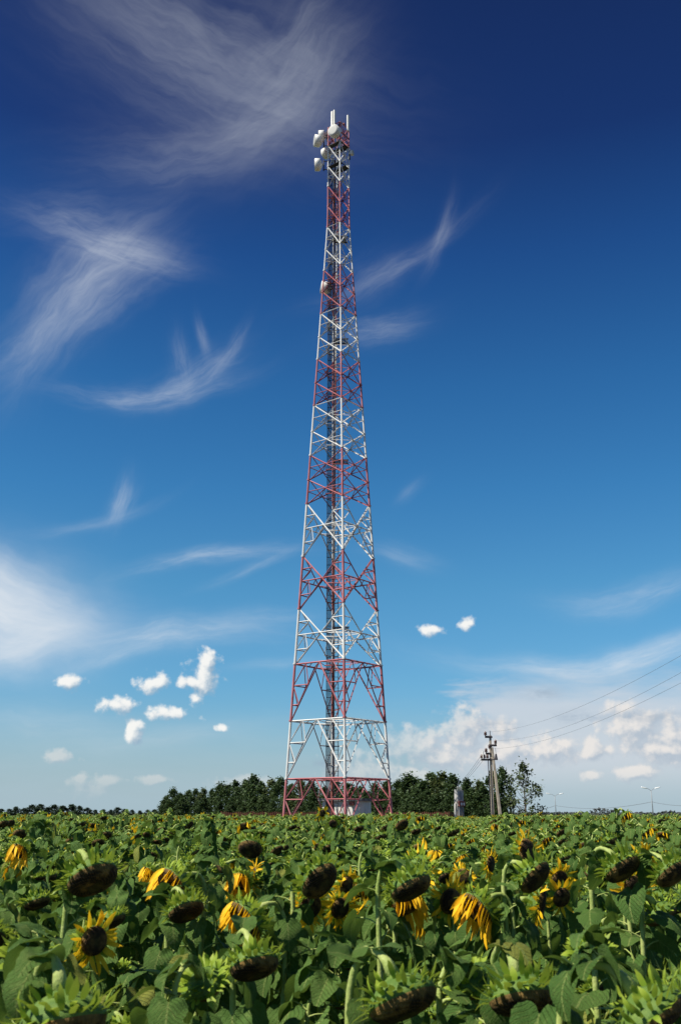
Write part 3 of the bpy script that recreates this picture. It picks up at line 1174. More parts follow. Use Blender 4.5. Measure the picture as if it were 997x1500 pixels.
mb.tube([(-4.6 * K, -.18, pz(1113)), (-4.5 * K, -.2, pz(1132)), (-3.6 * K, -.2, 1.0)], .04, 5, 'dark_steel')
mb.build('down_pipe', pole)

# transformer kiosk
TD = 95.0
tb = at(673, HORIZON, TD)
KT = TD / F
kiosk = thing('transformer_kiosk', 'pale grey transformer kiosk with a rusty panel and four bushings on top', 'transformer', (tb.x, tb.y, GZ), R(22))
kiosk.scale = (.54, .54, 1)
ht = at(671, 1158, TD).z - GZ


def tz(py):
    return at(671, py, TD).z - GZ


mb = MB()
mb.box((-.56, -.45, tz(1181)), (.56, .55, ht - .05), 'box_grey')
mb.box((-.62, -.52, ht - .05), (.62, .62, ht), 'box_grey')
for j in range(5):
    mb.box((-.3 + j * .12, -.47, tz(1172)), (-.24 + j * .12, -.45, tz(1161)), 'louver')
mb.build('cabinet', kiosk)
mb = MB()
mb.box((-.62, -.30, .3), (-.58, .60, ht + .1), 'box_grey')
mb.box((-.86, -.20, .6), (-.62, .35, tz(1177)), 'box_grey')
mb.build('side_panel', kiosk)
mb = MB()
mb.box((-.48, -.95, tz(1181)), (.60, -.45, tz(1173.5)), 'rusty_red')
for j in range(2):
    mb.lathe([(0, 0), (.14, 0), (.14, .05), (.06, .07), (0, .07)], 10, 'porcelain', Matrix.Translation((-.15 + j * .45, -.95, tz(1178))) @ Matrix.Rotation(PI / 2, 4, 'X'))
mb.build('oil_tank', kiosk)
mb = MB()
mb.box((-.46, -.45, 0.2), (.54, .5, tz(1181)), 'louver')
for j in range(8):
    mb.box((-.44 + j * .125, -.55, .5), (-.40 + j * .125, -.45, tz(1182)), 'box_grey')
mb.build('radiator', kiosk)
mb = MB()
for sx in (-.5, .5):
    for sy in (-.4, .5):
        mb.box((sx - .06, sy - .06, 0), (sx + .06, sy + .06, .6), 'concrete')
mb.build('base_frame', kiosk)
BUSH = []
for j in range(4):
    mb = MB()
    x = -.38 + j * .26
    pr = [(0, 0), (.10, 0)]
    for q in range(5):
        pr += [(.05, .06 + q * .11), (.095, .09 + q * .11), (.095, .11 + q * .11)]
    pr += [(.03, .62), (.03, .68), (0, .69)]
    mb.lathe(pr, 10, 'porcelain', Matrix.Translation((x, -.1, ht - .45)) @ Matrix.Scale(.78, 4))
    mb.lathe(pr, 10, 'porcelain', Matrix.Translation((x, -.1, ht)) @ Matrix.Scale(.55, 4))
    mb.build('bushing', kiosk, True)
    BUSH.append(Vector((x, -.1, ht + .38)))


def wire(p, q, sag, rad, label, group, n=28, name='power_line'):
    p, q = Vector(p), Vector(q)
    mb = MB()
    pts = []
    for j in range(n + 1):
        t = j / n
        a = lerp(p, q, t) - p
        a.z -= sag * 4 * t * (1 - t)
        pts.append(a)
    mb.tube(pts, rad, 5, 'wire')
    return tag(mb.build(name, smooth=True, loc=p), label, 'wire', group)


rt = Matrix.Rotation(R(22), 4, 'Z') @ Matrix.Diagonal((.54, .54, 1, 1))
kl = Vector((tb.x, tb.y, GZ))
wl = ['lowest', 'middle', 'top']
for j, q in enumerate((-13.4, -9.8, -5.4)):
    wire(PB + Vector((q * K, -.18, ZS + .42)), kl + rt @ BUSH[j], 0.12, .012,
         ['thin wire from outermost insulator down to the transformer kiosk', 'thin wire from the switch middle down to the transformer kiosk',
          'thin wire from insulator beside the shaft down to the transformer kiosk'][j], 'wires from the pole to the kiosk', 10)
# three lines that come from the pole past us on the right
ends = [(997, 960), (997, 985), (997, 1000)]
for j, ((ex, ey), lab) in enumerate(zip(ends, ('uppermost overhead line running from the top of the concrete pole', 'middle overhead line running from the right crossarm of the concrete pole',
                                               'lowest overhead line running from the third arm of the concrete pole'))):
    p = PB + TOPS[j]
    e = at(ex, ey, 44.0 + j * 1.0)
    t_e = 0.70                                                        # share of the span reached where it leaves the picture
    q = p + (e - p) / t_e
    sg = 1.5
    q.z = p.z + (e.z + sg * 4 * t_e * (1 - t_e) - p.z) / t_e
    wire(p, q, sg, .0065, lab, 'overhead lines from the concrete pole', 40)

# ------------------------------------------------------------------ street lamps and the line between them


def street_lamp(px, py_top, dist, label, arm_px):
    b = at(px, HORIZON, dist)
    k = dist / F
    o = thing('street_lamp', label, 'street lamp', (b.x, b.y, GZ), 0, 'double street lamps along the far road')
    top = at(px, py_top, dist).z - GZ
    mb = MB()
    mb.tube([(0, 0, 0), (0, 0, top * .5), (0, 0, top * .93)], [.16, .13, .10], 8, 'lamp_post')
    mb.build('post', o, True)
    for s in (-1, 1):
        a = arm_px * k
        mb = MB()
        pts = [(0, 0, top * .90), (s * a * .18, 0, top * .945), (s * a * .5, 0, top * .98), (s * a, 0, top)]
        mb.tube(pts, .06, 6, 'lamp_post')
        ao = mb.build('arm', o, True)
        mb = MB()
        mt = Matrix.Translation((s * (a + .35), 0, top + .05)) @ Matrix.Rotation(-s * R(12), 4, 'Y') @ Matrix.Diagonal((.85, .30, .17, 1))
        mb.lathe([(0, -.5), (.5, -.42), (.9, -.1), (1, .2), (.8, .75), (.4, .97), (0, 1)], 12, 'lamp_head', mt)
        mb.build('lamp_head', ao, True)
    return Vector((b.x, b.y, GZ)), top


l1, h1 = street_lamp(813.5, 1163, 330.0, 'smaller and more distant double street lamp by the lone tree', 7.5)
l2, h2 = street_lamp(955.5, 1154.5, 262.0, 'taller and nearer double street lamp beyond the field', 7.0)
zl1, zl2 = at(813, 1180.0, 330).z, at(955, 1174.5, 262).z
l0 = at(772, 1186, 400)
l3 = at(1030, 1179, 235)
wire(l0, (l1.x, l1.y, zl1), .6, .05, 'cable from the lone tree to the smaller street lamp', 'cables strung along the street lamps', 12, 'lamp_cable')
wire((l1.x, l1.y, zl1), (l2.x, l2.y, zl2), 1.2, .045, 'sagging cable between the two double street lamps', 'cables strung along the street lamps', 20, 'lamp_cable')
wire((l2.x, l2.y, zl2), l3, .5, .04, 'cable from the taller street lamp out of the picture', 'cables strung along the street lamps', 12, 'lamp_cable')


# ------------------------------------------------------------------ trees
def tree_mesh(seed, h, wd, n_clump, per, leaf, mat, open_=0.0, base=0.12):
    """trunk with limbs, and a crown of many small leaf faces in clumps"""
    rnd = random.Random(seed)
    tr = MB()
    lean = Vector((rnd.uniform(-.03, .03), rnd.uniform(-.03, .03), 0)) * h
    pts = [Vector((0, 0, 0)), lean * .4 + Vector((0, 0, h * .35)), lean + Vector((0, 0, h * .8))]
    tr.tube(pts, [h * .018, h * .013, h * .004], 7, 'bark')
    cl = []
    for i in range(n_clump):
        t = base + (1 - base) * (i + rnd.random()) / n_clump
        prof = (math.sin(PI * min(1, (t - base + .10) / (1.06 - base)) ** 0.75)) ** .7
        r = wd * prof * (rnd.random() ** .45) * rnd.uniform(.75, 1.15)
        a = rnd.uniform(0, 2 * PI)
        c = Vector((r * math.cos(a), r * math.sin(a), h * t)) + lean * t
        cl.append((c, rnd.uniform(.6, 1.3)))
        if i % 3 == 0 or open_ > .3:
            b = lean * (t * .7) + Vector((0, 0, h * max(.12, t - .18)))
            tr.tube([b, lerp(b, c, .5) + Vector((0, 0, -.03 * h)), c], [h * .006, h * .004, h * .0015], 4, 'bark', False)
    cr = MB()
    vs, fs, ts = [], [], []
    for c, s in cl:
        tone = rnd.random()
        for _ in range(int(per * s)):
            g = Vector((rnd.gauss(0, 1), rnd.gauss(0, 1), rnd.gauss(0, .75)))
            p = c + g * (wd * .135 * s * (1 - open_ * .35))
            if p.z < .1:
                continue
            q = Matrix.Rotation(rnd.uniform(0, 2 * PI), 3, 'Z') @ Matrix.Rotation(rnd.gauss(.3, .7), 3, 'X')
            l = leaf * rnd.uniform(.6, 1.35)
            k = len(vs)
            for x, y in ((-.5, 0), (0, -.42), (.55, 0.05), (.05, .42)):
                vs.append(p + q @ Vector((x * l, y * l, rnd.uniform(-.08, .08) * l)))
                ts.append((0, 0, min(1, max(0, tone * .6 + rnd.random() * .4))))
            fs.append((k, k + 1, k + 2, k + 3))
    cr.add(vs, fs, mat, ts)
    return tr.mesh('trunk'), cr.mesh('crown')


rng = random.Random(11)
KINDS = [tree_mesh(100 + i, 10.0, rng.uniform(3.6, 4.8), 54, 74, .55, 'crown_dark', 0.0, .06) for i in range(6)]
KIND_LIGHT = [tree_mesh(130 + i, 10.0, 3.8, 44, 58, .60, 'crown_light', 0.05, .06) for i in range(2)]


def plant_tree(kind, x, y, h, rz, label, group, wide=1.0, name='field_tree'):
    o = thing(name, label, 'tree', (x, y, GZ), rz, group)
    s = h / 10.0
    o.scale = (s * wide, s * wide, s)
    link('trunk', kind[0], o)
    link('crown', kind[1], o)
    return o


def horiz(px, dist):
    p = at(px, HORIZON, dist)
    return p.x, p.y


def tree_top(py, dist):
    return EYE + (HORIZON - py) / F * dist * 1.0 - GZ


# the belt behind the tower: far at its left end, nearer to the right.  (px, top py, distance)
BELT = [(242, 1167, 420), (252, 1161, 415), (263, 1163, 405), (274, 1158, 400), (286, 1160, 395), (297, 1156, 385), (309, 1158, 378), (322, 1152, 370),
        (333, 1154, 360), (345, 1149, 352), (357, 1151, 345), (370, 1143, 336), (383, 1149, 330), (397, 1146, 322), (411, 1148, 315), (425, 1150, 308),
        (440, 1152, 300), (456, 1150, 296), (474, 1153, 290), (492, 1151, 285), (511, 1148, 280), (530, 1153, 272), (548, 1149, 266), (566, 1150, 260), (583, 1145, 252),
        (598, 1143, 246), (614, 1147, 240), (630, 1139, 232), (647, 1134, 226), (664, 1139, 220), (684, 1142, 216), (703, 1150, 212), (722, 1141, 208), (736, 1134, 202)]
for i, (px, py, d) in enumerate(BELT):
    x, y = horiz(px, d)
    h = tree_top(py, d)
    lt = (px > 600 and i % 3 == 1) or i in (5, 13, 16, 19)
    if px < 300:
        lab = 'dark bushy tree at the thin far end of the belt left of the tower'
    elif px < 415:
        lab = 'dark full crowned tree in the belt between its far end and the tower'
    elif px < 575:
        lab = 'dark tree of the belt seen through the lattice legs of the tower'
    elif px < 655:
        lab = 'taller dark tree in the belt between tower and transformer kiosk'
    elif px < 700:
        lab = 'dark green tree standing behind the transformer kiosk'
    else:
        lab = 'large round crowned tree behind the concrete power pole'
    if lt:
        lab = lab.replace('dark ', 'lighter green ', 1) if 'dark ' in lab else 'lighter ' + lab
    plant_tree(KIND_LIGHT[i % 2] if lt else KINDS[i % 6], x, y, h * rng.uniform(.90, 1.06), rng.uniform(0, 6.28), lab, 'trees of the belt behind the tower', rng.uniform(.85, 1.1) * (.62 if px > 715 else 1))
# lower trees that close the belt near the ground
for i in range(30):
    px = 236 + i * 16.9 + rng.uniform(-5, 5)
    d = np.interp(px, [240, 420, 600, 745], [405, 300, 236, 196]) - 6
    x, y = horiz(px, d)
    zone = ('at the thin far end of the belt' if px < 300 else 'under the belt left of the tower' if px < 415 else 'under the belt seen through the tower legs' if px < 575
            else 'under the belt near the transformer kiosk' if px < 700 else 'under the belt behind the power pole')
    plant_tree(KINDS[(i * 5 + 2) % 6], x, y, rng.uniform(4.6, 6.6), rng.uniform(0, 6.28), 'low dark shrubby tree ' + zone, 'low trees filling the belt', 1.15, 'shrubby_tree')
k_open = tree_mesh(212, 10.0, 4.3, 44, 36, .46, 'crown_light', .45, .10)
x, y = horiz(770, 195)
plant_tree(k_open, x, y, tree_top(1126, 195), 0.6, 'lone loose crowned tree at the right end of the belt with sky showing through', 'trees of the belt behind the tower', .95)
# far trees on the left skyline
k_far = [tree_mesh(300 + i, 10.0, 5.4, 46, 44, 1.0, 'crown_far', 0.0, .0) for i in range(3)]
for i, (px, py) in enumerate([(2, 1186), (14, 1186), (24, 1183.5), (36, 1185), (46, 1181), (58, 1180.5), (70, 1184), (80, 1181), (92, 1182), (104, 1180.5), (116, 1182.5), (128, 1184.5), (140, 1187), (151, 1186.5),
                              (162, 1187), (172, 1184), (183, 1186), (194, 1187), (205, 1188), (216, 1187), (226, 1186.5)]):
    d = 720 + (i * 37) % 90
    x, y = horiz(px, d)
    lab = ('small far tree on the skyline in the clump at the field edge' if px < 140 else 'tiny far tree in the low gap between skyline clump and belt')
    plant_tree(k_far[i % 3], x, y, max(3.2, tree_top(py, d)), i * 1.3, lab, 'far trees on the skyline', 1.45, 'skyline_tree')
# the far wood beyond the road, one low mass
mb = MB()
rw = random.Random(5)
for i in range(420):
    px = rw.uniform(640, 1180)
    d = rw.uniform(880, 1000)
    x, y = horiz(px, d)
    hh = (1.7 + 2.6 * max(0, mnoise.noise(Vector((px * .03, 0, 3)))) + (2.2 if abs(px - 880) < 22 else 0)) * rw.uniform(.8, 1.2)
    for j in range(7):
        c = Vector((x + rw.uniform(-4, 4), y + rw.uniform(-4, 4), GZ + rw.uniform(.2, hh)))
        s = rw.uniform(.6, 1.5)
        q = Matrix.Rotation(rw.uniform(0, 6.28), 3, 'Z') @ Matrix.Rotation(rw.gauss(.5, .5), 3, 'X')
        mb.add([c + q @ Vector(v) * s for v in ((-1, 0, 0), (0, -.8, .1), (1, 0, 0), (0, .8, -.1), (0, 0, .8))], [(0, 1, 4), (1, 2, 4), (2, 3, 4), (3, 0, 4), (3, 2, 1, 0)], 'wood_far')
tag(mb.build('far_wood'), 'faint grey far wood low on the horizon beyond the street lamps', 'wood', None, 'stuff')

# ------------------------------------------------------------------ sunflowers
LEAF_R = [(0, 1.0), (8, .90), (20, .735), (35, .61), (55, .525), (80, .475), (105, .45), (130, .41), (152, .33), (168, .20), (180, .06)]


def leaf_outline(deg):
    for (a, r), (b, s) in zip(LEAF_R, LEAF_R[1:]):
        if deg <= b:
            return r + (s - r) * (deg - a) / (b - a)
    return .06


def add_leaf(mb, base, az, pet, pup, L, droop, roll, rnd, fine=True):
    """one heart-shaped leaf on its stalk"""
    f = Vector((math.cos(az), math.sin(az), 0))
    up = Vector((0, 0, 1))
    pts = []
    for t in (0, .35, .7, 1):
        a = pup * (1 - t * .75)
        pts.append(base + (f * math.cos(pup) * t + up * (math.sin(pup) * t - .35 * t * t)) * pet)
    rs = max(.0032, L * .021)
    mb.tube(pts, [rs * 1.25, rs, rs * .9, rs * .8], 5 if fine else 3, 'stem', False)
    e = pts[-1]
    d0 = Matrix.Rotation(az, 3, 'Z') @ Matrix.Rotation(droop, 3, 'Y') @ Matrix.Rotation(roll, 3, 'X')
    na, ring = (30, (.30, .58, .82, 1.0)) if fine else (10, (.55, 1.0))
    bend = rnd.uniform(.3, 1.35)
    fold = rnd.uniform(-.15, .75)
    ph = rnd.uniform(0, 6.28)
    wav = rnd.uniform(.015, .050)
    tw = rnd.uniform(-.75, .75)
    wide = rnd.uniform(.92, 1.12)
    tone = rnd.random()
    vs, ts = [], []

    def put(x, y):
        z = -bend * x * abs(x) * .55 - .35 * bend * y * y + fold * abs(y) * .8 + wav * math.sin(ph + x * 9 + abs(y) * 11) * min(1, abs(y) * 4 + .2) + tw * x * y
        vs.append(e + d0 @ (Vector((x * (1 - .24 * bend * abs(x)), y * (1 - .22 * max(0, fold)), z)) * L))
        ts.append((x, y, tone))
    put(0, 0)
    for r in ring:
        for j in range(na):
            g = -PI + 2 * PI * (j + .5) / na
            o = leaf_outline(abs(math.degrees(g)))
            if fine and r == 1.0:
                o *= 1 + (.022 if j % 2 else -.022)
            put(r * o * math.cos(g), r * o * math.sin(g) * wide)
    fs = [(0, 1 + j, 1 + (j + 1) % na) for j in range(na)]
    for i in range(len(ring) - 1):
        a, b = 1 + i * na, 1 + (i + 1) * na
        for j in range(na):
            fs.append((a + j, b + j, b + (j + 1) % na, a + (j + 1) % na))
    mb.add(vs, fs, 'leaf', ts)


def blade(mb, p, d, side, nrm, L, W, curl, mat, tone, seg=3, twist=0.0, point=True):
    """a pointed strip (bract or petal) starting at p along d, curling towards nrm"""
    vs, fs, ts = [], [], []
    a = 0.0
    q = Vector(p)
    step = L / seg
    prof = [.55, 1.0, .82, .0] if seg == 3 else [.45, .9, 1.0, .72, .0] if seg == 4 else [.7, 1.0, 0.0]
    for i in range(seg + 1):
        dd = d * math.cos(a) + nrm * math.sin(a)
        ww = W * prof[i] * .5
        sd = side * math.cos(twist * i / seg) + nrm * math.sin(twist * i / seg)
        if i == seg:
            vs.append(q)
            ts.append((1, 0, tone))
        else:
            up = (nrm * math.cos(a) - d * math.sin(a)) * (ww * .35)
            vs += [q - sd * ww + up, q, q + sd * ww + up] if mat == 'petal' and seg == 4 else [q - sd * ww + up, q + sd * ww + up]
            ts += [(i / seg, 0, tone)] * (3 if mat == 'petal' and seg == 4 else 2)
        q = q + dd * step
        a += curl / seg
    n = 3 if mat == 'petal' and seg == 4 else 2
    for i in range(seg - 1):
        for j in range(n - 1):
            fs.append((i * n + j, i * n + j + 1, (i + 1) * n + j + 1, (i + 1) * n + j))
    k = (seg - 1) * n
    for j in range(n - 1):
        fs.append((k + j, k + j + 1, k + n))
    mb.add(vs, fs, mat, ts)


def sunflower_parts(seed, H, r, face, nod, style, neck, n_leaf, fine=True, leaf_scale=1.0, flat=False):
    """meshes of one plant, and where its head is.
    H height of the arch's top, r disc radius, face heading of the head (radians), nod how far it hangs (0 level, 90 straight down),
    style: 'spent' bare seed disc, 'ragged' hanging yellow rays, 'bloom' open rays, 'bud' small with many bracts"""
    rnd = random.Random(seed)
    f = Vector((math.cos(face), math.sin(face), 0))
    up = Vector((0, 0, 1))
    n = (f * math.cos(R(nod)) - up * math.sin(R(nod))).normalized()
    lx, ly = rnd.uniform(-.07, .07), rnd.uniform(-.07, .07)
    p_low = [Vector((0, 0, -.05)), Vector((lx * .3, ly * .3, H * .33)), Vector((lx * .7, ly * .7, H * .62))]
    P0 = Vector((lx, ly, H - neck * .85))
    back = P0 + f * (neck * (.35 + .5 * math.cos(R(nod * .6)))) + up * (neck * (.85 - .75 * math.sin(R(nod)) * .55))
    P1 = P0 + up * neck * .75
    P2 = back - n * neck * .55
    arch = [P0 * (1 - t) ** 3 + P1 * 3 * t * (1 - t) ** 2 + P2 * 3 * t * t * (1 - t) + back * t ** 3 for t in np.linspace(0, 1, 9 if fine else 4)]
    path = p_low + arch
    r0 = .0125 * (r / .1) ** .4
    rad = [r0 * 1.05, r0 * 1.02, r0 * .98] + [r0 * (0.95 - .15 * math.sin(PI * t)) + (.010 * max(0, t - .8) / .2) for t in np.linspace(0, 1, len(arch))]
    if flat:
        out = MB()
        stem = leaves = recep = disc = bra = pet = out
    else:
        stem, leaves, recep, disc, bra, pet = (MB() for _ in range(6))
    stem.tube(path, rad, 8 if fine else 4, 'stem')
    # head
    c = back + n * (.60 * r)
    mt = Matrix.Translation(c) @ frame(n).to_4x4()
    sg = 28 if fine else 10
    recep.lathe([(.02, -.62 * r), (.24 * r, -.59 * r), (.54 * r, -.47 * r), (.82 * r, -.27 * r), (.98 * r, -.05 * r), (1.0 * r, .06 * r), (.97 * r, .12 * r)], sg, 'receptacle', mt, None)
    if fine:
        pr = [(.985 * r, .02 * r), (.99 * r, .10 * r), (.95 * r, .23 * r), (.85 * r, .35 * r), (.68 * r, .44 * r), (.46 * r, .49 * r), (.2 * r, .49 * r), (0, .48 * r)]
    else:
        pr = [(.985 * r, .02 * r), (.98 * r, .28 * r), (.6 * r, .52 * r), (0, .50 * r)]
    ts = []
    for q, _z in pr:
        ts += [(0, 0, .5)] if q < 1e-6 else [(q / r * math.cos(2 * PI * j / sg), q / r * math.sin(2 * PI * j / sg), .5) for j in range(sg)]
    disc.lathe(pr, sg, 'seed', mt, ts)
    fr = frame(n)
    ex, ey = fr.col[0], fr.col[1]

    def ring(k, j, jit):
        a = 2 * PI * (j + rnd.uniform(-jit, jit)) / k
        return ex * math.cos(a) + ey * math.sin(a), -ex * math.sin(a) + ey * math.cos(a)
    rows = ((24, .98, .04, .1), (22, .96, -.08, .4), (18, .84, -.25, .7), (13, .62, -.42, .95)) if fine else ((10, .95, -.03, .3), (7, .78, -.28, .65))
    for k, rho, zz, out_ in rows:
        for j in range(k):
            o, s = ring(k, j, .35)
            p = c + o * (rho * r) + n * (zz * r)
            el = out_ + rnd.uniform(-.55, .65)
            d = (o * math.cos(el) - n * math.sin(el)).normalized()
            nn = (-n * math.cos(el) - o * math.sin(el)).normalized()
            blade(bra, p, d, s, nn, rnd.triangular(.025, .082, .045) * (r / .1) ** .6, rnd.uniform(.011, .023) * (1 if fine else 1.9), rnd.uniform(-1.2, 1.8), 'bract', rnd.random(), 3 if fine else 2)
    if style in ('ragged', 'bloom'):
        k = (36 if style == 'ragged' else 28) if fine else 9
        for j in range(k):
            if rnd.random() < (.08 if style == 'ragged' else .16):
                continue
            o, s = ring(k, j, .45)
            p = c + o * (.97 * r) + n * (.05 * r)
            L = (rnd.uniform(.075, .125) if style == 'ragged' else rnd.triangular(.045, .10, .075)) if fine else rnd.uniform(.08, .11)
            Wd = (rnd.uniform(.019, .034) if style == 'ragged' else rnd.uniform(.015, .028)) * (1 if fine else 2.0)
            if style == 'bloom':
                el = rnd.uniform(-.55, .85)
                d = (o * math.cos(el) + n * math.sin(el)).normalized()
                nn = (n * math.cos(el) - o * math.sin(el)).normalized()
                cu = rnd.uniform(-1.6, 1.3)
            else:
                d = (o * .35 + n * .75 - up * rnd.uniform(.5, 1.0)).normalized()
                nn = (n - d * n.dot(d)).normalized()
                s = d.cross(nn)
                cu = rnd.uniform(-.8, .4)
            blade(pet, p, d, s, nn, L, Wd, cu, 'petal', rnd.random(), 4 if fine else 2, rnd.uniform(-.9, .9))
    # leaves: spiral up the stem, small ones close under the head
    ph = rnd.uniform(0, 6.28)
    z0 = H * (.22 if fine else .45)
    zt_ = H - neck * .55
    for i in range(n_leaf):
        t = ((i + rnd.uniform(0, .6)) / n_leaf) ** .72
        z = z0 + (zt_ - z0) * t
        b = Vector((lx * z / H, ly * z / H, z))
        L = leaf_scale * (.148 + .045 * math.sin(PI * min(1, t * 1.1)) - .02 * t) * rnd.uniform(.8, 1.2)
        pet_l = L * rnd.uniform(.55, 1.1)
        add_leaf(leaves, b, ph + i * 2.4 + rnd.uniform(-.4, .4), pet_l, R(rnd.uniform(25, 62)), L, R(rnd.triangular(-15, 88, 38 + 22 * (1 - t))), rnd.uniform(-.45, .45), rnd, fine)
    for i in range(6 if fine else 2):                                        # little leaves on the neck
        t = rnd.uniform(.15, .8)
        b = arch[int(t * (len(arch) - 1))]
        add_leaf(leaves, b, rnd.uniform(0, 6.28), .03, R(40), leaf_scale * rnd.uniform(.055, .13), R(rnd.uniform(-50, 60)), rnd.uniform(-.5, .5), rnd, fine)
    if flat:
        return out.mesh('sunflower_cluster', True), c
    ms = {'stem': stem.mesh('stem', True), 'leaves': leaves.mesh('leaves', True), 'flower_head': recep.mesh('flower_head', True),
          'seed_disc': disc.mesh('seed_disc', True), 'bracts': bra.mesh('bracts', True)}
    if pet.v:
        ms['petals'] = pet.mesh('petals', True)
    return ms, c


def put_plant(ms, loc, rz, scale, label, group):
    o = thing('sunflower', label, 'sunflower', loc, rz, group)
    o.scale = scale
    link('stem', ms['stem'], o)
    link('leaves', ms['leaves'], o)
    h = link('flower_head', ms['flower_head'], o)
    for k in ('seed_disc', 'bracts', 'petals'):
        if k in ms:
            link(k, ms[k], h)
    return o


# plants one can tell apart, each grown so that its head hangs where the photograph shows it
# px, py, distance, disc radius, facing (deg, 0 = to our right, -90 = to us), nod, style, neck, leaves, label
HERO = [
    (135, 1284, 4.6, .108, -46, 54, 'spent', .20, 15, 'large nodding sunflower with wide black seed disc under green bracts, below the far skyline trees'),
    (92, 1494, 2.6, .100, -50, 72, 'spent', .24, 13, 'sunflower cut by the bottom edge with a thick arched neck and pale bracts'),
    (255, 1296, 5.4, .098, -138, 30, 'ragged', .17, 14, 'sunflower with a broad skirt of hanging yellow rays, turned to the left'),
    (272, 1332, 5.0, .085, -50, 58, 'spent', .18, 12, 'small dark headed sunflower tucked under the yellow skirted one'),
    (137, 1378, 4.3, .056, -48, 5, 'bloom', .12, 13, 'small open yellow sunflower in shade seen from the side'),
    (362, 1346, 4.9, .100, -150, 36, 'ragged', .18, 14, 'sunflower with a slanting fringe of yellow rays, second fringe from the left edge'),
    (466, 1288, 5.0, .098, -42, 36, 'spent', .15, 14, 'sunflower with tilted tan seed disc turned to us, below the tower'),
    (452, 1328, 5.6, .070, -60, 25, 'bloom', .15, 12, 'yellow flower with loose bent rays just under the tilted tan disc'),
    (374, 1284, 7.2, .060, -175, -8, 'bloom', .12, 12, 'upright yellow flower turned away beyond the slanting fringe'),
    (600, 1297, 4.6, .095, -42, 58, 'spent', .20, 15, 'nodding dark disc sunflower with yellow flowers just behind it, below the right tower leg'),
    (612, 1276, 5.5, .085, 40, 10, 'bloom', .14, 13, 'yellow flower rising behind a nodding dark disc, below the right tower leg'),
    (593, 1322, 5.3, .080, -60, 50, 'ragged', .16, 12, 'yellow rays hanging beneath the nodding dark disc right of centre'),
    (588, 1462, 3.0, .098, -44, 62, 'spent', .23, 14, 'big nodding seed head with golden brown disc at the bottom right of centre'),
    (372, 1412, 3.7, .085, -60, 62, 'spent', .20, 12, 'shaded sunflower hanging straight down, low beside the middle'),
    (769, 1249, 6.2, .080, -40, -4, 'bloom', .12, 14, 'open yellow sunflower standing high with brown centre, below the power pole'),
    (781, 1283, 5.0, .088, -38, 40, 'spent', .15, 14, 'sunflower with tilted tan disc just under the high open yellow one'),
    (786, 1322, 5.5, .085, -10, 12, 'bloom', .15, 12, 'shaded yellow flower seen from the side under the tilted tan disc'),
    (701, 1330, 5.0, .088, -158, 36, 'ragged', .17, 13, 'sunflower with a neat slanting row of yellow rays below the transformer kiosk'),
    (658, 1320, 5.6, .066, -60, 8, 'bloom', .12, 13, 'round brown eyed yellow sunflower between the yellow rows and the dark disc'),
    (622, 1342, 6.0, .052, -85, 50, 'ragged', .14, 11, 'small wilted yellow flower right of the middle'),
    (909, 1270, 5.0, .090, -46, 52, 'spent', .17, 14, 'nodding sunflower with seed disc turned to us, below the taller street lamp'),
    (982, 1277, 5.0, .085, -50, 50, 'spent', .17, 13, 'sunflower at the right edge with dark disc and green bracts'),
    (763, 1458, 3.05, .092, -72, 68, 'spent', .24, 14, 'sunflower with hanging brown disc and a thick bowed neck below the power pole'),
    (950, 1484, 2.75, .092, -20, 55, 'spent', .24, 13, 'sunflower at the lower right corner with thick curved neck'),
    (818, 1288, 7.0, .060, -70, 20, 'bloom', .13, 12, 'ragged bright yellow flower between two nodding discs'),
    (928, 1296, 6.2, .065, -80, 30, 'bloom', .13, 12, 'yellow flower hanging under the nodding disc below the street lamp'),
    (497, 1330, 6.2, .062, -55, 15, 'bloom', .13, 12, 'loose yellow flower just right of the tower centre line'),
    (524, 1342, 6.5, .055, -20, 20, 'bloom', .13, 12, 'narrow yellow flower half behind leaves near the middle'),
    (716, 1266, 7.6, .062, -30, 6, 'bloom', .13, 11, 'small yellow flower high between the kiosk and the power pole'),
    (821, 1314, 6.3, .058, -65, 18, 'bloom', .13, 11, 'yellow flower low beneath the ragged bright yellow one, left of the lamp'),
    (940, 1262, 7.2, .062, -75, 12, 'bloom', .13, 11, 'yellow flower just above and right of the nodding disc below the lamp'),
    (506, 1296, 7.0, .060, -40, 14, 'bloom', .13, 11, 'yellow flower right of the tilted tan disc below the tower'),
    (352, 1290, 7.0, .062, -110, 30, 'ragged', .13, 12, 'yellow flower beside the upright one turned away'),
    (680, 1283, 8.0, .060, -120, 20, 'bloom', .13, 11, 'small bright yellow flower below the transformer kiosk'),
    (1012, 1462, 3.3, .09, 160, 60, 'spent', .22, 12, 'sunflower partly cut by the right edge near the lower corner'),
    (300, 1440, 3.3, .06, 60, 50, 'bud', .16, 16, 'leafy sunflower with small hidden head in front of the dark gap left of the middle'),
    (690, 1440, 3.4, .06, 40, 55, 'bud', .16, 16, 'leafy sunflower with hidden head between two big hanging discs'),
    (865, 1400, 3.6, .06, 80, 55, 'bud', .16, 16, 'leafy sunflower with hidden head and broad drooping leaves below the lamp'),
    (45, 1400, 3.4, .06, 120, 55, 'bud', .16, 16, 'leafy sunflower with broad drooping leaves at the left edge'),
]
hero_xy = []
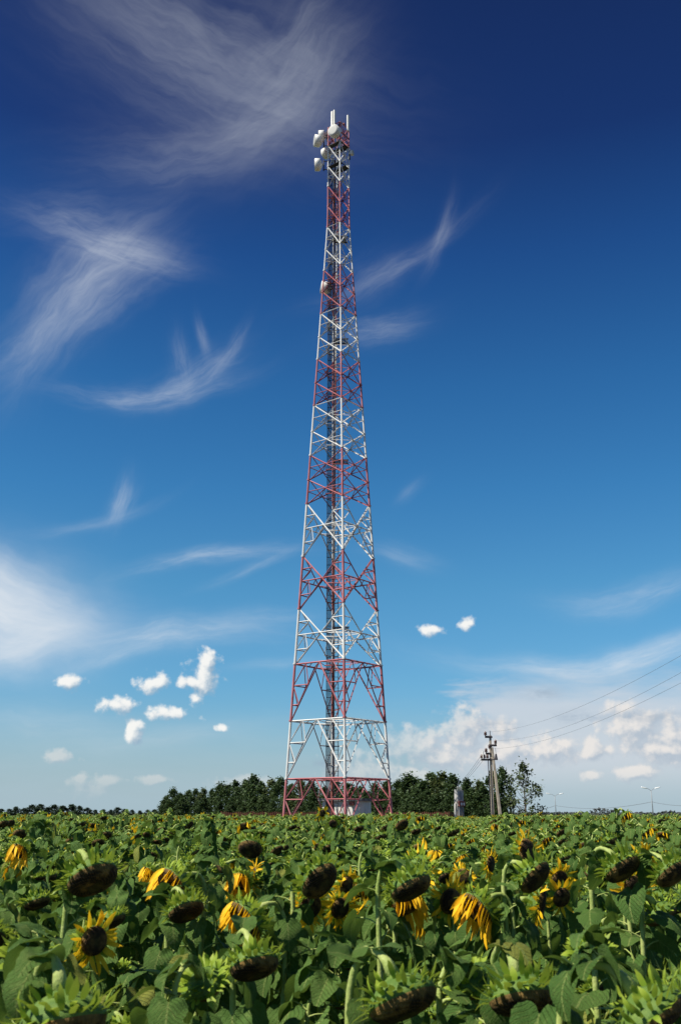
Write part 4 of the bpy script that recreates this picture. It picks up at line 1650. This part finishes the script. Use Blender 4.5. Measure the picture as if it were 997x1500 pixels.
for i, (px, py, d, r, fc, nod, style, neck, nl, lab) in enumerate(HERO):
    tgt = at(px, py, d)
    g = ground_z(tgt.x, tgt.y)
    H = tgt.z - g + .08
    for _ in range(3):                                       # settle the height so that the head lands on its spot
        ms, c = None, None
        rr = random.Random(900 + i)
        f = Vector((math.cos(R(fc)), math.sin(R(fc)), 0))
        n = (f * math.cos(R(nod)) - Vector((0, 0, 1)) * math.sin(R(nod)))
        lx, ly = rr.uniform(-.07, .07), rr.uniform(-.07, .07)
        back_z = H - neck * .85 + neck * (.85 - .75 * math.sin(R(nod)) * .55)
        cz = back_z + n.z * .60 * r
        H += (tgt.z - g) - cz
    ms, c = sunflower_parts(900 + i, H, r, R(fc), nod, style, neck, nl + 3)
    loc = Vector((tgt.x - c.x, tgt.y - c.y, g))
    hero_xy.append((loc.x, loc.y))
    o = put_plant(ms, loc, 0, (1, 1, 1), lab, 'sunflowers of the field')

# the rest of the plants near enough to be told apart: eleven patterns on a jittered row grid
VAR = []
for i, (r, fc, nod, style, look) in enumerate([
        (.098, -46, 58, 'spent', 'with a nodding dark seed disc'), (.105, -40, 54, 'spent', 'with a tilted broad dark disc'), (.085, -55, 64, 'spent', 'with dark head hanging down'),
        (.090, 10, 60, 'spent', 'with green bracts over a hidden disc'), (.080, -60, 55, 'spent', 'with a small drooping brown disc'), (.075, -120, 45, 'ragged', 'with a fringe of hanging yellow rays'),
        (.085, -35, 50, 'ragged', 'with sparse yellow rays'), (.060, -45, 10, 'bloom', 'in open yellow bloom'), (.055, 60, 40, 'bud', 'with a small green head among leaves'),
        (.070, 150, 50, 'spent', 'with its head turned away'), (.092, -40, 62, 'spent', 'with spiky pale bracts'),
        (.045, 100, 70, 'bud', 'all leaves, head hidden'), (.040, -150, 60, 'bud', 'leafy and headless looking'), (.045, 20, 75, 'bud', 'of large drooping leaves')]):
    VAR.append((sunflower_parts(40 + i, 1.60, r, R(fc), nod, style, .17 + .02 * (i % 3), 18 + i % 3 + (3 if r < .06 else 0), True, 1.0 + (.08 if r < .06 else 0)), look))
PICK = [0, 1, 2, 3, 4, 6, 8, 9, 10, 5, 11, 12, 13, 11, 12, 13, 8, 11, 12, 4]
LEAFY = [8, 11, 12, 13]
rf = random.Random(77)
HALF = math.tan(R(19.6))


def top_height(d, rnd):
    return np.interp(d, [2, 3, 4.5, 7, 10, 14, 25, 60], [1.24, 1.30, 1.40, 1.43, 1.43, 1.43, 1.43, 1.44]) + rnd.gauss(0, .055) + (rnd.uniform(.05, .22) if rnd.random() < .12 else 0) + (rnd.uniform(.12, .38) if 7 < d < 26 and rnd.random() < .15 else 0)


near, far = [], []
row = -6.0
cells = []
ny = 0
yy = 1.6
while yy < 84:
    dy = .42 if yy < 40 else .6
    half = HALF * yy + 1.2 + yy * .10
    xx = -half + rf.uniform(0, .4)
    while xx < half:
        x = xx + rf.gauss(0, .11)
        y = yy + rf.gauss(0, .10)
        cells.append((x, y))
        xx += .56 if yy < 40 else .75
    yy += dy
for x, y in cells:
    d = math.hypot(x, y)
    if d < 1.9 or any((x - a) ** 2 + (y - b) ** 2 < .24 ** 2 for a, b in hero_xy):
        continue
    if math.hypot(x - T0.x, y - T0.y) < 11 or y > 80:
        continue
    inside = abs(x) < math.tan(R(18.9)) * y + .12
    (near if inside else far).append((d, x, y))
near.sort()
N_NEAR = 300 - len(HERO)
far += near[N_NEAR:]
near = near[:N_NEAR]
zones = [(110, 'under the skyline clump'), (235, 'under the skyline gap'), (330, 'under the belt end'), (415, 'under the dark belt'),
         (470, 'below left tower leg'), (530, 'below tower centre'), (585, 'below right tower leg'), (650, 'right of the tower'), (700, 'below transformer kiosk'),
         (745, 'below power pole'), (800, 'below lone tree'), (870, 'below smaller lamp'), (970, 'below taller lamp'), (9999, 'at right margin')]
for i, (d, x, y) in enumerate(near):
    pk = PICK[rf.randrange(len(PICK))]
    if d < 4.4:
        pk = LEAFY[rf.randrange(4)]
    (ms, c), look = VAR[pk]
    H = top_height(d, rf)
    if .10 < x / y < .14:
        H = min(H, 1.46)                                   # low plants there: the kiosk shows over them
    s = H / 1.60
    px = 498.5 + x / (y * math.cos(PITCH)) * F * .97
    zone = next(t for lim, t in zones if px < lim)
    depth = 'front row' if d < 3.6 else 'second rows' if d < 5.2 else 'third rows' if d < 7 else 'middle rows' if d < 9 else 'back rows' if d < 11.5 else 'rearmost rows'
    size = 'tall ' if s > 1.03 else 'short ' if s < .93 else ''
    put_plant(ms, (x, y, ground_z(x, y)), rf.uniform(0, 6.28) if pk in LEAFY else rf.gauss(0, .4), (1, 1, s), size + 'sunflower ' + look + ', ' + depth + ', ' + zone, 'sunflowers of the field')

# everything farther off: one mass of plants
src = bpy.data.collections.new('sunflower_sources')
for i, (r, fc, nod, style, look) in enumerate([(.10, -50, 48, 'spent', ''), (.10, -42, 40, 'spent', ''), (.09, -50, 58, 'spent', ''), (.085, -120, 45, 'ragged', ''), (.085, -40, 48, 'ragged', ''),
                                               (.065, -50, 10, 'bloom', ''), (.05, 70, 40, 'bud', ''), (.04, 150, 60, 'bud', '')]):
    me, c = sunflower_parts(60 + i, 1.60, r, R(fc), min(nod + 10, 80), style, .19, 19, False, 1.0, True)
    o = bpy.data.objects.new('far_plant_%d' % i, me)
    src.objects.link(o)
PICKF = [0, 1, 2, 7, 6, 7, 6, 6, 0, 7, 3, 4, 4, 6, 5, 7, 2, 6, 7, 4]
pts, rots, scl, idx = [], [], [], []
for d, x, y in far:
    pts.append((x, y, ground_z(x, y)))
    H = top_height(d, rf)
    if d < 5:
        H = min(H, 1.4)
    elif .10 < x / y < .14:
        H = min(H, 1.46)
    rots.append((0, 0, rf.gauss(0, .4)))
    scl.append((1.0, 1.0, H / 1.60))
    idx.append(PICKF[rf.randrange(len(PICKF))])
me = bpy.data.meshes.new('sunflower_mass')
me.from_pydata(pts, [], [])
for nm, ty, da, key in (('rot', 'FLOAT_VECTOR', rots, 'vector'), ('scl', 'FLOAT_VECTOR', scl, 'vector')):
    a = me.attributes.new(nm, ty, 'POINT')
    a.data.foreach_set(key, np.array(da, dtype=np.float32).ravel())
a = me.attributes.new('idx', 'INT', 'POINT')
a.data.foreach_set('value', np.array(idx, dtype=np.int32))
mass = tag(link('sunflower_mass', me), 'dense mass of distant sunflowers reaching from the nearer rows to the tower foot', 'sunflower field', None, 'stuff')
gn = bpy.data.node_groups.new('field_plants', 'GeometryNodeTree')
gn.interface.new_socket('Geometry', in_out='INPUT', socket_type='NodeSocketGeometry')
gn.interface.new_socket('Geometry', in_out='OUTPUT', socket_type='NodeSocketGeometry')
N = gn.nodes
ni, no = N.new('NodeGroupInput'), N.new('NodeGroupOutput')
iop = N.new('GeometryNodeInstanceOnPoints')
ci = N.new('GeometryNodeCollectionInfo')
ci.inputs['Collection'].default_value = src
ci.inputs['Separate Children'].default_value = True
ci.inputs['Reset Children'].default_value = True


def named(nm, ty):
    n = N.new('GeometryNodeInputNamedAttribute')
    n.data_type = ty
    n.inputs['Name'].default_value = nm
    return n.outputs['Attribute']


L_ = gn.links.new
L_(ni.outputs[0], iop.inputs['Points'])
L_(ci.outputs[0], iop.inputs['Instance'])
iop.inputs['Pick Instance'].default_value = True
L_(named('idx', 'INT'), iop.inputs['Instance Index'])
L_(named('rot', 'FLOAT_VECTOR'), iop.inputs['Rotation'])
L_(named('scl', 'FLOAT_VECTOR'), iop.inputs['Scale'])
L_(iop.outputs[0], no.inputs[0])
md = mass.modifiers.new('field_plants', 'NODES')
md.node_group = gn
print('plants near', len(near), 'far', len(far), 'tower height', TOP_Z - GZ, 'r', r_top, r_low)
